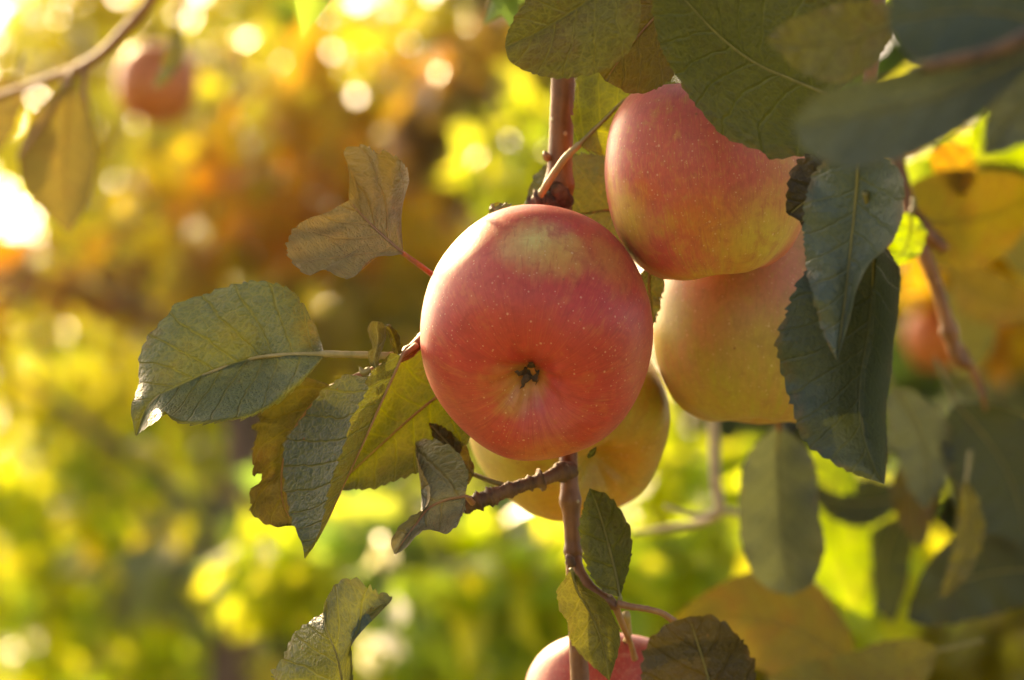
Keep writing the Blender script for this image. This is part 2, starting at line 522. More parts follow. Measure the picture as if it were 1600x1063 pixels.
def leaf(parent, label, d, rails, mat, stalk=None, stalk_mat=None, nu=110, nv=22, teeth=1.0, fold=0.15, bulge=(0, 0), wave=.0006,
         flip=False, seed=0, stalk_r=(.0011, .0008, .00045), name='leaf', midrib=True):
    """rails: list of (v, [(px, py, depth offset in mm), ...]) from one margin over the midrib (v=0) to the other, each running base -> tip.
    stalk: points (px, py, mm) from where it joins the twig to the leaf base."""
    g = np.random.default_rng(seed + 100)
    rails = sorted(rails, key=lambda r: r[0])
    vs = np.array([r[0] for r in rails])
    curves = []
    for v, pts in rails:
        w = [P(p[0], p[1], d + (p[2] if len(p) > 2 else 0) / 1000.0) for p in pts]
        curves.append(catmull([tuple(x) for x in w], nu))
    curves = np.array(curves)                       # rails, nu, 3
    vv = np.linspace(-1, 1, nv)
    vv = np.sign(vv) * np.abs(vv) ** .9
    G = np.zeros((nu, nv, 3))
    lin = np.zeros((nu, nv, 3))
    for k in range(3):
        for i in range(nu):
            lin[i, :, k] = np.interp(vv, vs, curves[:, i, k])
    if len(rails) == 3 and fold < 1:
        a, b, c = curves[0], curves[1], curves[2]
        v = vv[None, :, None]
        quad = a[:, None] * (v * (v - 1) / 2) + b[:, None] * (1 - v * v) + c[:, None] * (v * (v + 1) / 2)
        G = fold * lin + (1 - fold) * quad
    else:
        G = lin
    mid = curves[int(np.argmin(np.abs(vs)))]
    u = np.linspace(0, 1, nu)
    fw = np.array(FWD)
    # bulges and soft waves towards / away from the lens
    for sgn, amt in zip((-1, 1), bulge):
        w = np.where(np.sign(vv) == sgn, np.sin(np.pi * np.abs(vv)), 0)
        G += (amt / 1000.0) * np.sin(np.pi * u)[:, None, None] * w[None, :, None] * fw
    ph = g.random(6) * 6.28
    A = np.abs(vv)[None, :] ** 1.3
    wv = wave * A * (np.sin(u[:, None] * 17 + ph[0] + vv[None, :] * 1.5) + .7 * np.sin(u[:, None] * 31 + ph[1] - vv[None, :] * 2)
                     + .5 * np.sin(u[:, None] * 9 + ph[2]))
    G += wv[..., None] * fw
    # serrated margin
    if teeth > 0:
        for j_edge, inner in ((0, 3), (nv - 1, nv - 4)):
            e = G[:, j_edge]
            s = np.concatenate([[0], np.cumsum(np.linalg.norm(np.diff(e, axis=0), axis=1))])
            jit = np.cumsum(np.abs(1 + .45 * g.standard_normal(400))) * TOOTH
            ti = np.searchsorted(jit, s)
            lo = np.where(ti > 0, jit[np.maximum(ti - 1, 0)], 0)
            fr = (s - lo) / (jit[ti] - lo + 1e-9)
            saw = np.where(fr < .72, fr / .72, (1 - fr) / .28)
            saw = saw ** .8 * (.6 + .8 * g.random(500)[ti])
            outw = e - G[:, inner]
            ln = np.linalg.norm(outw, axis=1)[:, None]
            tang = np.gradient(e, axis=0)
            tang /= np.linalg.norm(tang, axis=1)[:, None] + 1e-9
            dirn = outw / (ln + 1e-9) * .9 + tang * .45
            amp = .0013 * teeth * np.clip(np.sin(np.pi * np.clip(u * 1.03, 0, 1)) * 3, 0, 1)
            off = dirn * (saw * amp)[:, None]
            rng_j = range(0, 4) if j_edge == 0 else range(nv - 4, nv)
            for j in rng_j:
                wgt = max(0.0, (abs(vv[j]) - abs(vv[inner])) / (1 - abs(vv[inner])))
                G[:, j] += off * wgt ** 1.5
    # uv: centimetres
    s = np.concatenate([[0], np.cumsum(np.linalg.norm(np.diff(mid, axis=0), axis=1))]) * 100
    seg = np.linalg.norm(np.diff(G, axis=1), axis=2)
    tcm = np.concatenate([np.zeros((nu, 1)), np.cumsum(seg, axis=1)], axis=1)
    jm = np.interp(0, vv, np.arange(nv))
    j0 = int(jm)
    tmid = tcm[:, j0] + (jm - j0) * (tcm[:, min(j0 + 1, nv - 1)] - tcm[:, j0])
    tcm = (tcm - tmid[:, None]) * 100
    uvc = np.stack([np.repeat(s[:, None], nv, 1), tcm], axis=2).reshape(-1, 2)
    uva = np.stack([np.repeat(u[:, None], nv, 1), np.repeat(vv[None, :], nu, 0) + 2], axis=2).reshape(-1, 2)
    faces = []
    for i in range(nu - 1):
        for j in range(nv - 1):
            a, b, c, e = i * nv + j, (i + 1) * nv + j, (i + 1) * nv + j + 1, i * nv + j + 1
            faces.append((e, c, b, a) if flip else (a, b, c, e))
    org = Vector(mid[0])
    o = mesh_obj(name, G.reshape(-1, 3), faces, mat, parent, org, label, uvs={'across': uva, 'cm': uvc})
    # stalk runs on into the midrib
    if stalk or midrib:
        sm = stalk_mat or STALK_OLIVE
        pts = [P(p[0], p[1], d + (p[2] if len(p) > 2 else 0) / 1000.0) for p in (stalk or [])]
        rad = list(np.linspace(stalk_r[0], stalk_r[1], len(pts))) if pts else []
        if midrib:
            k = [2, int(nu * .2), int(nu * .4), int(nu * .6), int(nu * .8), int(nu * .94)]
            pts += [Vector(mid[i]) for i in k]
            rad += list(np.linspace(stalk_r[1] * .72, stalk_r[2] * .3, len(k)))
        tube('stalk', pts, rad, sm, o, n=60, seg=8, rough=.12, seed=seed)
    return o


def quick_leaf(parent, label, px, py, d, length, width, ang, mat, tilt=0.0, cup=0.15, seed=0, bend=.12, stalk_len=.25, teeth=1.0, stalk_mat=None, name='leaf', roll=0.0):
    """a whole leaf from its centre pixel, length / width in pixels at its depth, angle of base->tip (degrees, 0 = right, 90 = up)"""
    g = random.Random(seed)
    a = R(ang)
    ax = np.array([math.cos(a), -math.sin(a)])
    nx = np.array([-ax[1], ax[0]])
    k = SENSOR / LENS / 1600 * d * 1000                # mm per pixel
    c = np.array([px, py])
    prof = [(0, .0), (.07, .42), (.2, .80), (.38, 1.0), (.58, .95), (.76, .70), (.9, .36), (1, 0)]
    mid, le, ri = [], [], []
    for u, w in prof:
        sb = bend * length * math.sin(math.pi * u) * (1 if seed % 2 else -1)
        m = c + ax * (u - .5) * length + nx * sb
        dz = (u - .5) * length * k * tilt + 6 * math.sin(math.pi * u) * bend * 4
        j1, j2 = 1 + .1 * (g.random() - .5), 1 + .1 * (g.random() - .5)
        mid.append((m[0], m[1], dz))
        for lst, sg, jj in ((le, -1, j1), (ri, 1, j2)):
            q = m + nx * sg * w * width * .5 * jj
            lst.append((q[0], q[1], dz - cup * w * width * .5 * k + sg * roll * w * width * .5 * k))
    b = c - ax * .5 * length
    st = [tuple(b - ax * stalk_len * length + nx * 3) + (mid[0][2] + 3,), tuple(b - ax * stalk_len * .4 * length) + (mid[0][2] + 1,), tuple(b) + (mid[0][2],)]
    return leaf(parent, label, d, [(-1, le), (0, mid), (1, ri)], mat, st, stalk_mat, nu=56, nv=12, teeth=teeth, fold=.35, wave=.0011, seed=seed, name=name)


# ------------------------------------------------------------------ apple builder
PROFILE = [(.0, .58), (.05, .57), (.13, .60), (.24, .72), (.38, .83), (.56, .865), (.74, .78), (.90, .57), (.985, .27), (1.0, .02), (.965, -.26),
           (.875, -.52), (.73, -.72), (.56, -.83), (.43, -.862), (.32, -.845), (.23, -.79), (.15, -.71), (.09, -.655), (.045, -.63), (.0, -.625)]


def apple(label, px, py, d, radius, calyx, mat_args, stem=None, tall=1.0, stretch=(1, 1), blot=(), group='apples', seed=0, spin=0.0, segs=72, rings=64,
          sepals=True, lobes=.025, stem_label=None, skew=0.0):
    """calyx: direction of the blossom end in camera space (right, up, towards the lens)"""
    g = np.random.default_rng(seed)
    centre = P(px, py, d)
    cal = (RIGHT * calyx[0] + UP * calyx[1] - FWD * calyx[2]).normalized()
    z = -cal
    y = UP - z * UP.dot(z)
    y.normalize()
    x = y.cross(z)
    M = Matrix((x, y, z)).transposed()
    prof = catmull(PROFILE, rings)
    th = np.linspace(0, 2 * np.pi, segs, endpoint=False) + spin
    r, h = prof[:, 0], prof[:, 1]
    wb = np.clip((-h - .1) / .7, 0, 1) ** 1.5
    wt = np.clip((h - .1) / .7, 0, 1) ** 1.5
    lob = 1 + lobes * np.cos(5 * th)[None, :] * wb[:, None] + lobes * .5 * np.cos(5 * th + .6)[None, :] * wt[:, None]
    ph = g.random(4) * 6.28
    low = 1 + .014 * np.cos(th + ph[0])[None, :] * np.cos(h * 2 + ph[1])[:, None] + .012 * np.cos(2 * th + ph[2])[None, :]
    X = radius * r[:, None] * np.cos(th)[None, :] * lob * low * stretch[0]
    Y = radius * r[:, None] * np.sin(th)[None, :] * lob * low * stretch[1]
    Z = radius * tall * h[:, None] * (1 + .02 * np.cos(th + ph[3])[None, :]) + lobes * .9 * radius * (wb * r * (r > .2))[:, None] * -np.cos(5 * th)[None, :]
    ph2 = g.random(2) * 6.28
    Z = Z + .016 * radius * (np.cos(10 * th + ph2[0]) + .7 * np.cos(7 * th + ph2[1]))[None, :] * (np.exp(-((r - .24) / .09) ** 2) * (h < 0))[:, None]
    X = X + skew * Z
    V = np.stack([X, Y, Z], axis=2).reshape(-1, 3)
    faces = []
    n = rings
    for i in range(n - 1):
        for j in range(segs):
            k = (j + 1) % segs
            faces.append((i * segs + j, (i + 1) * segs + j, (i + 1) * segs + k, i * segs + k))
    # blotches given at pixels: find the skin point there
    loc = []
    Mi = M.transposed()
    W = np.array([list(M @ Vector(v)) for v in V]) + np.array(centre)
    toc = np.array(CAM) - W
    rel = W - np.array(CAM)
    dep = rel @ np.array(FWD)
    kk = 1600 * LENS / SENSOR
    sxp = 800 + (rel @ np.array(RIGHT)) / dep * kk
    syp = 531.5 - (rel @ np.array(UP)) / dep * kk
    front = ((W - np.array(centre)) * toc).sum(1) > -.0002
    for (bx, by, br, bc, bk) in blot:
        dist = (sxp - bx) ** 2 + (syp - by) ** 2 + np.where(front, 0, 1e6)
        loc.append((V[int(np.argmin(dist))], br / 1000.0, bc, bk))
    mat = apple_material('apple_skin', blotches=loc, **mat_args)
    me = bpy.data.meshes.new('apple')
    me.from_pydata(V.tolist(), [], faces)
    me.polygons.foreach_set('use_smooth', [True] * len(me.polygons))
    at = me.attributes.new('meridian', 'FLOAT_VECTOR', 'POINT')
    mer = np.stack([np.repeat(np.cos(th)[None, :], n, 0), np.repeat(np.sin(th)[None, :], n, 0), np.repeat((h * .22)[:, None], segs, 1)], axis=2)
    at.data.foreach_set('vector', mer.astype(np.float32).ravel())
    me.materials.append(mat)
    o = bpy.data.objects.new('apple', me)
    C.objects.link(o)
    o.matrix_world = Matrix.Translation(centre) @ M.to_4x4()
    o['label'] = label
    o['category'] = 'apple'
    o['group'] = group
    inv = o.matrix_world.inverted()

    def child(nm, v, f, mt):
        m2 = bpy.data.meshes.new(nm)
        m2.from_pydata([tuple(q) for q in v], [], f)
        m2.polygons.foreach_set('use_smooth', [True] * len(m2.polygons))
        m2.materials.append(mt)
        c = bpy.data.objects.new(nm, m2)
        C.objects.link(c)
        c.parent = o
        return c
    if sepals:
        zc = -.625 * radius * tall
        a = np.linspace(0, 2 * np.pi, 18, endpoint=False)
        rr = .095 * radius
        v = [(0, 0, zc + .0006)] + [(rr * math.cos(t) * (1 + .2 * g.random()), rr * math.sin(t) * (1 + .2 * g.random()), zc - .0010 + .0006 * g.random()) for t in a]
        child('stamen_hole', v, [(0, i + 1, (i + 1) % 18 + 1)[::-1] for i in range(18)], STAMEN)  # disc of dried stamens, its near-black also painting the dark calyx hole
        for i in range(5):
            t0 = 2 * np.pi * i / 5 + .35 + .5 * (g.random() - .5)
            L = radius * (.04 + .085 * g.random())
            wd = radius * .042
            lift = .0015 + .0022 * g.random()
            vv, ff = [], []
            for q in range(6):
                f_ = q / 5
                rad = radius * .035 + L * f_
                ww = wd * (1 - f_) ** .7 * (1 if q else .8)
                zz = zc - .0008 - lift * math.sin(f_ * 2.6) - (rad / radius) ** 2 * .0
                zz = min(zz, zc - .0010 - radius * tall * .95 * (max(rad / radius - .05, 0)))
                tw = t0 + .35 * f_ * (g.random() - .5)
                c_, s_ = math.cos(tw), math.sin(tw)
                for sg in (-1, 0, 1):
                    vv.append((c_ * rad - s_ * ww * sg, s_ * rad + c_ * ww * sg, zz - (.0006 if sg == 0 else 0) + .0007 * (g.random() - .5)))
            for q in range(5):
                for k in range(2):
                    a0 = q * 3 + k
                    ff.append((a0, a0 + 1, a0 + 4, a0 + 3))
            child('sepal', vv, ff, SEPAL)
    if stem:
        base = Vector((0, 0, .57 * radius * tall))
        pts = [tuple(base), tuple(base + Vector((0, 0, .010)))] + [tuple(inv @ P(*s)) for s in stem]
        v, f = tube_geo(pts, [.0014] + [.0011] * (len(pts) - 2) + [.0016], n=40, seg=9, rough=.12, seed=seed)
        child('stem', v, f, STALK_GREEN)
    return o


YEL, GRN, RED, PINK, ORG = (.58, .42, .10), (.42, .38, .06), (.50, .055, .035), (.55, .12, .10), (.56, .19, .035)

exec_order = []

# ================================================================== ground
def build_ground():
    n = 60
    xs = np.sinh(np.linspace(-4, 4, n)) * 22
    X, Y = np.meshgrid(xs, xs, indexing='ij')
    Z = .04 * np.sin(X * 1.7) * np.cos(Y * 1.3) + .03 * np.sin(Y * 3.1 + X) + np.clip((Y - 60) / 500, 0, 1) * 5
    v = np.stack([X, Y, Z], 2).reshape(-1, 3)
    f = [(i * n + j, (i + 1) * n + j, (i + 1) * n + j + 1, i * n + j + 1) for i in range(n - 1) for j in range(n - 1)]
    mt = plain('orchard_grass', (.10, .12, .03), (.26, .22, .09), 1.3, .9)
    o = mesh_obj('ground', v, f, mt)
    o['kind'] = 'structure'


build_ground()

# ================================================================== background orchard
PAL = {
    'cream': [(.62, .52, .22), (.70, .60, .34), (.55, .42, .12)],
    'yellow': [(.46, .36, .03), (.52, .42, .04), (.40, .34, .03), (.34, .32, .03)],
    'lime': [(.28, .36, .03), (.34, .40, .03), (.22, .31, .03), (.38, .37, .03)],
    'green': [(.10, .17, .03), (.14, .20, .03), (.08, .13, .03), (.17, .20, .03)],
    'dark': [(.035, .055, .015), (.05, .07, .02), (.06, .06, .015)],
    'gold': [(.44, .27, .02), (.50, .33, .03), (.38, .22, .02), (.42, .33, .03)],
    'orange': [(.46, .20, .012), (.42, .16, .012), (.50, .27, .02), (.36, .17, .012)],
    'brown': [(.16, .085, .02), (.20, .10, .02), (.12, .07, .015), (.24, .15, .02)],
    'olive': [(.20, .18, .02), (.16, .15, .02), (.25, .21, .03)],
    'highlight': [(.70, .58, .26), (.74, .64, .34)],  # near-white leaf colour standing in for points of light
    'sage': [(.17, .20, .10), (.22, .24, .13), (.14, .17, .08)],
}


def leaf_cloud(clumps, g):
    """clumps: (centre, radii (3), count, palette, leaf length); returns verts, faces, colours of many small bent leaves"""
    tv = np.array([(0, 0, 0), (-.22, .3, .05), (0, .3, -.03), (.22, .3, .05), (-.20, .68, .04), (0, .68, -.05), (.20, .68, .04), (0, 1, -.14)])
    tf = np.array([(0, 2, 1, 1), (0, 3, 2, 2), (1, 2, 5, 4), (2, 3, 6, 5), (4, 5, 7, 7), (5, 6, 7, 7)])
    V, F, K = [], [], []
    base = 0
    for (c, rad, n, pal, L) in clumps:
        q = g.standard_normal((n, 3))
        q /= np.linalg.norm(q, axis=1)[:, None]
        q *= (g.random(n) ** .42)[:, None]
        pos = np.array(c)[None] + q * np.array(rad)[None]
        # hanging leaves: tip mostly outward and down
        ax = g.standard_normal((n, 3)) * .75 + np.array([0, 0, -.75]) + q * .5
        ax /= np.linalg.norm(ax, axis=1)[:, None]
        rd = g.standard_normal((n, 3))
        sx = np.cross(ax, rd)
        sx /= np.linalg.norm(sx, axis=1)[:, None]
        nz = np.cross(sx, ax)
        ln = L * (.65 + .6 * g.random(n))
        wd = ln * (.85 + .5 * g.random(n))
        curl = .5 + 2.2 * g.random(n)
        v = (pos[:, None] + tv[None, :, 0, None] * (wd[:, None, None] * sx[:, None]) + tv[None, :, 1, None] * (ln[:, None, None] * ax[:, None])
             + tv[None, :, 2, None] * ((ln * curl)[:, None, None] * nz[:, None]))
        V.append(v.reshape(-1, 3))
        idx = (np.arange(n) * 8)[:, None, None] + tf[None] + base
        F.append(idx.reshape(-1, 4))
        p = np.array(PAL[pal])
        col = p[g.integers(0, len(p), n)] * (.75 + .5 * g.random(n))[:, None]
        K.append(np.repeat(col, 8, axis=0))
        base += n * 8
    V, F, K = np.vstack(V), np.vstack(F), np.vstack(K)
    faces = [tuple(r[:3]) if r[2] == r[3] else tuple(r) for r in F.tolist()]
    return V, faces, K


def clump(px, py, d, rx, ry, n, pal, L=.07, rz=None):
    k = SENSOR / LENS / 1600 * d
    return (tuple(P(px, py, d)), (rx * k, rz if rz else .5 * (rx + ry) * k * .8, ry * k), n, pal, L)


def tree(label, base, top, r0, clumps, seed, thin=1.0, name='apple_tree', group='apple trees of the next row', bark=TRUNK):
    g = np.random.default_rng(seed)
    b = Vector(base)
    t = thing(name, label, 'tree', b, group)
    top = Vector(top)
    mid1 = b.lerp(top, .35) + Vector((g.normal() * .015, g.normal() * .015, 0))
    mid2 = b.lerp(top, .7) + Vector((g.normal() * .02, g.normal() * .02, 0))
    tube('trunk', [b - Vector((0, 0, .05)), b + Vector((0, 0, .1)), mid1, mid2, top], [r0 * 1.5, r0 * 1.1, r0 * .9, r0 * .7, r0 * .45], bark, t, n=40, seg=12, rough=.14, seed=seed)
    for i, c in enumerate(clumps):
        cc = Vector(c[0])
        h = min(max((cc.z - .35 - b.z) / max(top.z - b.z, .1), .25), .98)
        s = b.lerp(top, h)
        m = s.lerp(cc, .5) + Vector((g.normal() * .05, g.normal() * .05, .06))
        tube('limb', [s, m, cc, cc + (cc - m) * .4], [r0 * .15, r0 * .10, r0 * .06, .002], bark, t, n=20, seg=7, rough=.2, seed=seed + i)
    clumps = [(c[0], c[1], max(12, int(c[2] * thin)), c[3], c[4]) for c in clumps]
    v, f, k = leaf_cloud(clumps, g)
    mesh_obj('crown', v, f, CROWN, t, None, None, vcol=k, kind='stuff')
    return t


def gpt(px, d):
    p = P(px, 531, d)
    return (p.x, p.y, 0.0)


def build_background():
    # left: golden tree whose crown fills the upper left
    cl = [clump(60, 80, 4.9, 260, 190, 850, 'yellow', .06), clump(150, 130, 4.7, 150, 130, 240, 'olive', .055), clump(60, 60, 4.7, 200, 130, 120, 'cream', .05), clump(200, 220, 4.6, 260, 130, 300, 'gold', .055), clump(330, 30, 4.8, 260, 110, 420, 'yellow'), clump(350, -70, 4.8, 330, 80, 420, 'gold'), clump(330, 150, 4.4, 200, 110, 240, 'yellow'), clump(500, 230, 4.1, 260, 190, 90, 'brown', .055), clump(480, 230, 4.15, 280, 190, 200, 'gold', .055), clump(420, 130, 4.2, 260, 150, 200, 'olive', .055),
          clump(560, 170, 4.0, 230, 130, 420, 'gold'), clump(480, 290, 3.9, 220, 120, 330, 'orange', .065), clump(620, 320, 4.2, 180, 130, 330, 'gold'),
          clump(330, 330, 4.0, 180, 100, 260, 'gold'), clump(150, 300, 4.4, 220, 120, 200, 'yellow'), clump(560, 60, 4.6, 220, 120, 330, 'lime'),
          clump(-250, 150, 4.5, 300, 260, 350, 'yellow')]
    tree('tall golden tree with cream and orange leaves behind the curled leaf', gpt(120, 4.9), P(260, 100, 4.6), .055, cl, 21, 0.42)
    cl = [clump(60, 420, 4.0, 200, 80, 170, 'brown'), clump(300, 440, 4.2, 190, 80, 150, 'gold'), clump(540, 500, 4.0, 190, 110, 240, 'olive'),
          clump(420, 520, 4.3, 150, 100, 160, 'olive'), clump(640, 430, 4.3, 160, 90, 160, 'gold'), clump(560, 520, 4.2, 170, 80, 120, 'brown'), clump(330, 560, 4.3, 220, 100, 190, 'yellow'), clump(-200, 450, 3.8, 200, 120, 200, 'orange')]
    tree('low russet brown tree behind the broad leaf', gpt(395, 3.7), P(400, 470, 3.75), .05, cl, 22, 0.42)
    cl = [clump(100, 600, 4.0, 230, 90, 260, 'yellow'), clump(330, 680, 4.2, 200, 110, 240, 'lime'), clump(80, 740, 3.9, 220, 110, 260, 'lime'),
          clump(60, 930, 3.9, 200, 150, 300, 'lime'), clump(290, 860, 3.7, 160, 90, 150, 'sage'), clump(330, 1000, 3.9, 170, 120, 200, 'lime'),
          clump(180, 1080, 3.9, 300, 120, 260, 'lime'), clump(200, 820, 4.0, 220, 120, 200, 'yellow'), clump(-250, 850, 3.8, 260, 260, 500, 'lime')]
    tree('bushy yellow green tree at lower left', gpt(140, 4.4), P(150, 640, 4.2), .04, cl, 23, 0.4)
    # middle
    cl = [clump(740, 170, 3.6, 120, 150, 330, 'brown'), clump(830, 250, 3.3, 110, 110, 130, 'lime', .06), clump(790, 30, 3.8, 170, 90, 240, 'olive'),
          clump(720, 60, 4.4, 160, 90, 180, 'lime'), clump(900, 150, 3.5, 170, 150, 300, 'olive'), clump(1000, -200, 3.8, 500, 200, 900, 'olive'),
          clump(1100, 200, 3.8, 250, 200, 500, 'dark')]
    tree('dark olive tree behind the upright twig', gpt(930, 4.2), P(930, 150, 3.9), .05, cl, 24, 0.6)
    cl = [clump(560, 820, 3.0, 180, 80, 240, 'green', .065), clump(480, 880, 2.8, 150, 80, 170, 'lime', .065), clump(700, 850, 2.6, 170, 70, 170, 'green', .065),
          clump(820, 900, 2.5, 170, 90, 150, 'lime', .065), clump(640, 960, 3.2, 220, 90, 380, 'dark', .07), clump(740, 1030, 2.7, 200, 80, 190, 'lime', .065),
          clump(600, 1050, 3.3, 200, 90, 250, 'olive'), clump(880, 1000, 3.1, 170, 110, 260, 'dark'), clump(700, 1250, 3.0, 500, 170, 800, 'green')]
    tree('low green tree with sunlit leaves below the apples', gpt(690, 3.4), P(690, 930, 3.1), .035, cl, 25, 0.6)
    cl = [clump(1080, 760, 2.7, 150, 80, 140, 'lime', .065), clump(1060, 880, 2.6, 140, 90, 130, 'lime', .065), clump(1130, 800, 3.2, 220, 130, 300, 'green'),
          clump(1010, 900, 3.3, 130, 110, 150, 'orange', .06), clump(1330, 840, 2.4, 120, 110, 110, 'lime', .07), clump(1230, 980, 2.8, 250, 110, 300, 'olive'),
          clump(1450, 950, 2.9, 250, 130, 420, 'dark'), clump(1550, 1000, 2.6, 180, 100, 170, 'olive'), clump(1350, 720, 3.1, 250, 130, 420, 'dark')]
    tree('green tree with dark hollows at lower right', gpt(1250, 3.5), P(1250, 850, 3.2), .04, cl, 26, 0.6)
    cl = [clump(1560, 200, 2.4, 120, 90, 80, 'lime', .075), clump(1500, 320, 2.6, 150, 100, 150, 'gold', .07), clump(1560, 430, 2.7, 130, 80, 120, 'orange', .065),
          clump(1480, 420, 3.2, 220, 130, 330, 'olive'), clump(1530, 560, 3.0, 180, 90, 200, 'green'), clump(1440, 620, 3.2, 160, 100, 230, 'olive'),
          clump(1560, 650, 2.8, 120, 60, 70, 'sage'), clump(1800, 400, 2.9, 260, 420, 800, 'gold'), clump(1500, 40, 3.1, 260, 140, 420, 'green')]
    tree('autumn tinted tree with orange leaves at right', gpt(1620, 3.4), P(1600, 330, 3.1), .045, cl, 27, 0.6)
    # pale leaflets on two trees, painting the bright bokeh discs of light
    g = np.random.default_rng(5)
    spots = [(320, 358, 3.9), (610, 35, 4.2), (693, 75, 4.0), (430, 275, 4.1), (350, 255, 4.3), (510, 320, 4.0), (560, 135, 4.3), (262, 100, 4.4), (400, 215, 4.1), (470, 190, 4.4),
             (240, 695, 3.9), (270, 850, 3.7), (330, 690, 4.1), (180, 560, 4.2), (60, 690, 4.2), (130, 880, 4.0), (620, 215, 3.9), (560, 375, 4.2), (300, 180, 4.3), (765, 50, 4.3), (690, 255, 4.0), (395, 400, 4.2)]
    v, f, k = leaf_cloud([clump(x, y, d - .3, 10, 10, 2, 'highlight', .022 + .012 * g.random()) for i, (x, y, d) in enumerate(spots)], g)
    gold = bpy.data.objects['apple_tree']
    mesh_obj('highlight_leaves', v, f, CROWN, gold, None, None, vcol=k, kind='stuff')
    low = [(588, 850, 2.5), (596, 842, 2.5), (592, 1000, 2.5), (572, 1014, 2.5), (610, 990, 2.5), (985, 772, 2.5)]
    v, f, k = leaf_cloud([clump(x, y, d - .1, 9, 12, 3, 'highlight', .026) for (x, y, d) in low], g)
    mesh_obj('highlight_leaves', v, f, CROWN, bpy.data.objects['apple_tree.004'], None, None, vcol=k, kind='stuff')
    # the row goes on to both sides, outside the picture
    for i, (px, d, pal, pal2, lab) in enumerate([(-650, 5.6, 'yellow', 'gold', 'yellow tree of the next row outside the picture, left'), (-1350, 5.8, 'lime', 'yellow', 'green yellow tree of the next row outside the picture, far left'),
                                                (2150, 4.4, 'olive', 'green', 'olive tree of the next row outside the picture, right'), (2900, 4.8, 'green', 'lime', 'green tree of the next row outside the picture, far right')]):
        g = np.random.default_rng(90 + i)
        base = gpt(px, d)
        cls = []
        for q in range(9):
            a, hh = g.random() * 6.28, g.random()
            cls.append(((base[0] + math.cos(a) * .55 * g.random(), base[1] + math.sin(a) * .4 * g.random(), .8 + 1.2 * hh), (.34, .30, .28), 170, pal if g.random() < .55 else pal2, .08))
        tree(lab, base, (base[0], base[1], 1.9), .05, cls, 90 + i)
    for i, (px, d) in enumerate([(-900, 10.5), (-1600, 10), (2700, 10), (3400, 10.5), (-2300, 10)]):
        g = np.random.default_rng(120 + i)
        base = gpt(px, d)
        cls = [((base[0] + g.normal() * .6, base[1] + g.normal() * .4, .7 + 1.7 * g.random()), (.55, .5, .42), 330, 'lime' if i in (1, 2 + 1, 4) else 'green', .09) for q in range(9)]
        tree(['lime leaved far tree at the left outside the picture', 'green far tree beyond the left margin', 'lime leaved far tree at the right outside the picture', 'green far tree beyond the right margin', 'outermost left lime leaved far tree'][[1, 0, 3, 2, 4][i]], base, (base[0], base[1], 2.4), .07, cls, 120 + i, group='apple trees outside the picture')
    # farther row
    for i, (px, d, pal, pal2, lab) in enumerate([(-250, 8.2, 'yellow', 'lime', 'hazy yellow tree of the far row, leftmost'),
                                                (330, 9.0, 'lime', 'gold', 'far lime green tree behind the golden tree'),
                                                (900, 8.0, 'olive', 'green', 'far olive tree behind the hanging apples'),
                                                (1450, 8.6, 'green', 'dark', 'far dark green tree behind the autumn tree'),
                                                (2050, 8.0, 'green', 'olive', 'far green tree, rightmost of the back row')]):
        g = np.random.default_rng(60 + i)
        base = gpt(px, d)
        cls = []
        for q in range(11):
            a, hh = g.random() * 6.28, g.random()
            cls.append(((base[0] + math.cos(a) * 1.0 * g.random(), base[1] + math.sin(a) * .8 * g.random(), 0.6 + 1.8 * hh),
                        (.55, .5, .42), 480, pal if g.random() < .55 else pal2, .085))
        tree(lab, base, (base[0], base[1], 2.6), .07, cls, 60 + i, group='apple trees of the far row')


build_background()

# unseen boughs standing for the fruiting tree's canopy, added to shade leaves at right
g_ = np.random.default_rng(77)
cb = thing('shade_bough', 'unseen bough overhead, above the picture, added for shade', 'bough', P(1500, -420, 1.15))
tube('limb', [P(2300, -500, 1.3), P(1700, -440, 1.2), P(1200, -400, 1.15), P(800, -360, 1.15)], [.012, .010, .007, .003], BARK_RED, cb, n=40, seg=10, rough=.1)
v_, f_, k_ = leaf_cloud([clump(1150, -420, 1.2, 330, 230, 190, 'green', .075), clump(1600, -420, 1.2, 380, 260, 300, 'green', .075), clump(1500, -700, 1.3, 500, 260, 240, 'green', .075), clump(950, -330, 1.12, 200, 130, 60, 'green', .075), clump(1850, -100, 1.3, 180, 380, 160, 'green', .075)], g_)
mesh_obj('foliage', v_, f_, CROWN, cb, None, None, vcol=k_, kind='stuff')
cb = thing('shade_bough', 'higher unseen bough reaching over towards the left, above the picture, added for shade', 'bough', P(900, -900, 1.7))  # second added bough, placed to shade the nearest and lower right leaves
tube('limb', [P(1900, -900, 1.5), P(1200, -760, 1.3), P(700, -560, 1.2), P(420, -420, 2.0), P(150, -420, 2.4)], [.014, .012, .009, .006, .003], BARK_RED, cb, n=40, seg=10, rough=.1)
v_, f_, k_ = leaf_cloud([clump(430, -560, 1.1, 260, 200, 120, 'green', .075), clump(690, -340, 1.1, 160, 140, 60, 'green', .075), clump(330, -360, 2.35, 280, 150, 200, 'green', .08)], g_)
mesh_obj('foliage', v_, f_, CROWN, cb, None, None, vcol=k_, kind='stuff')

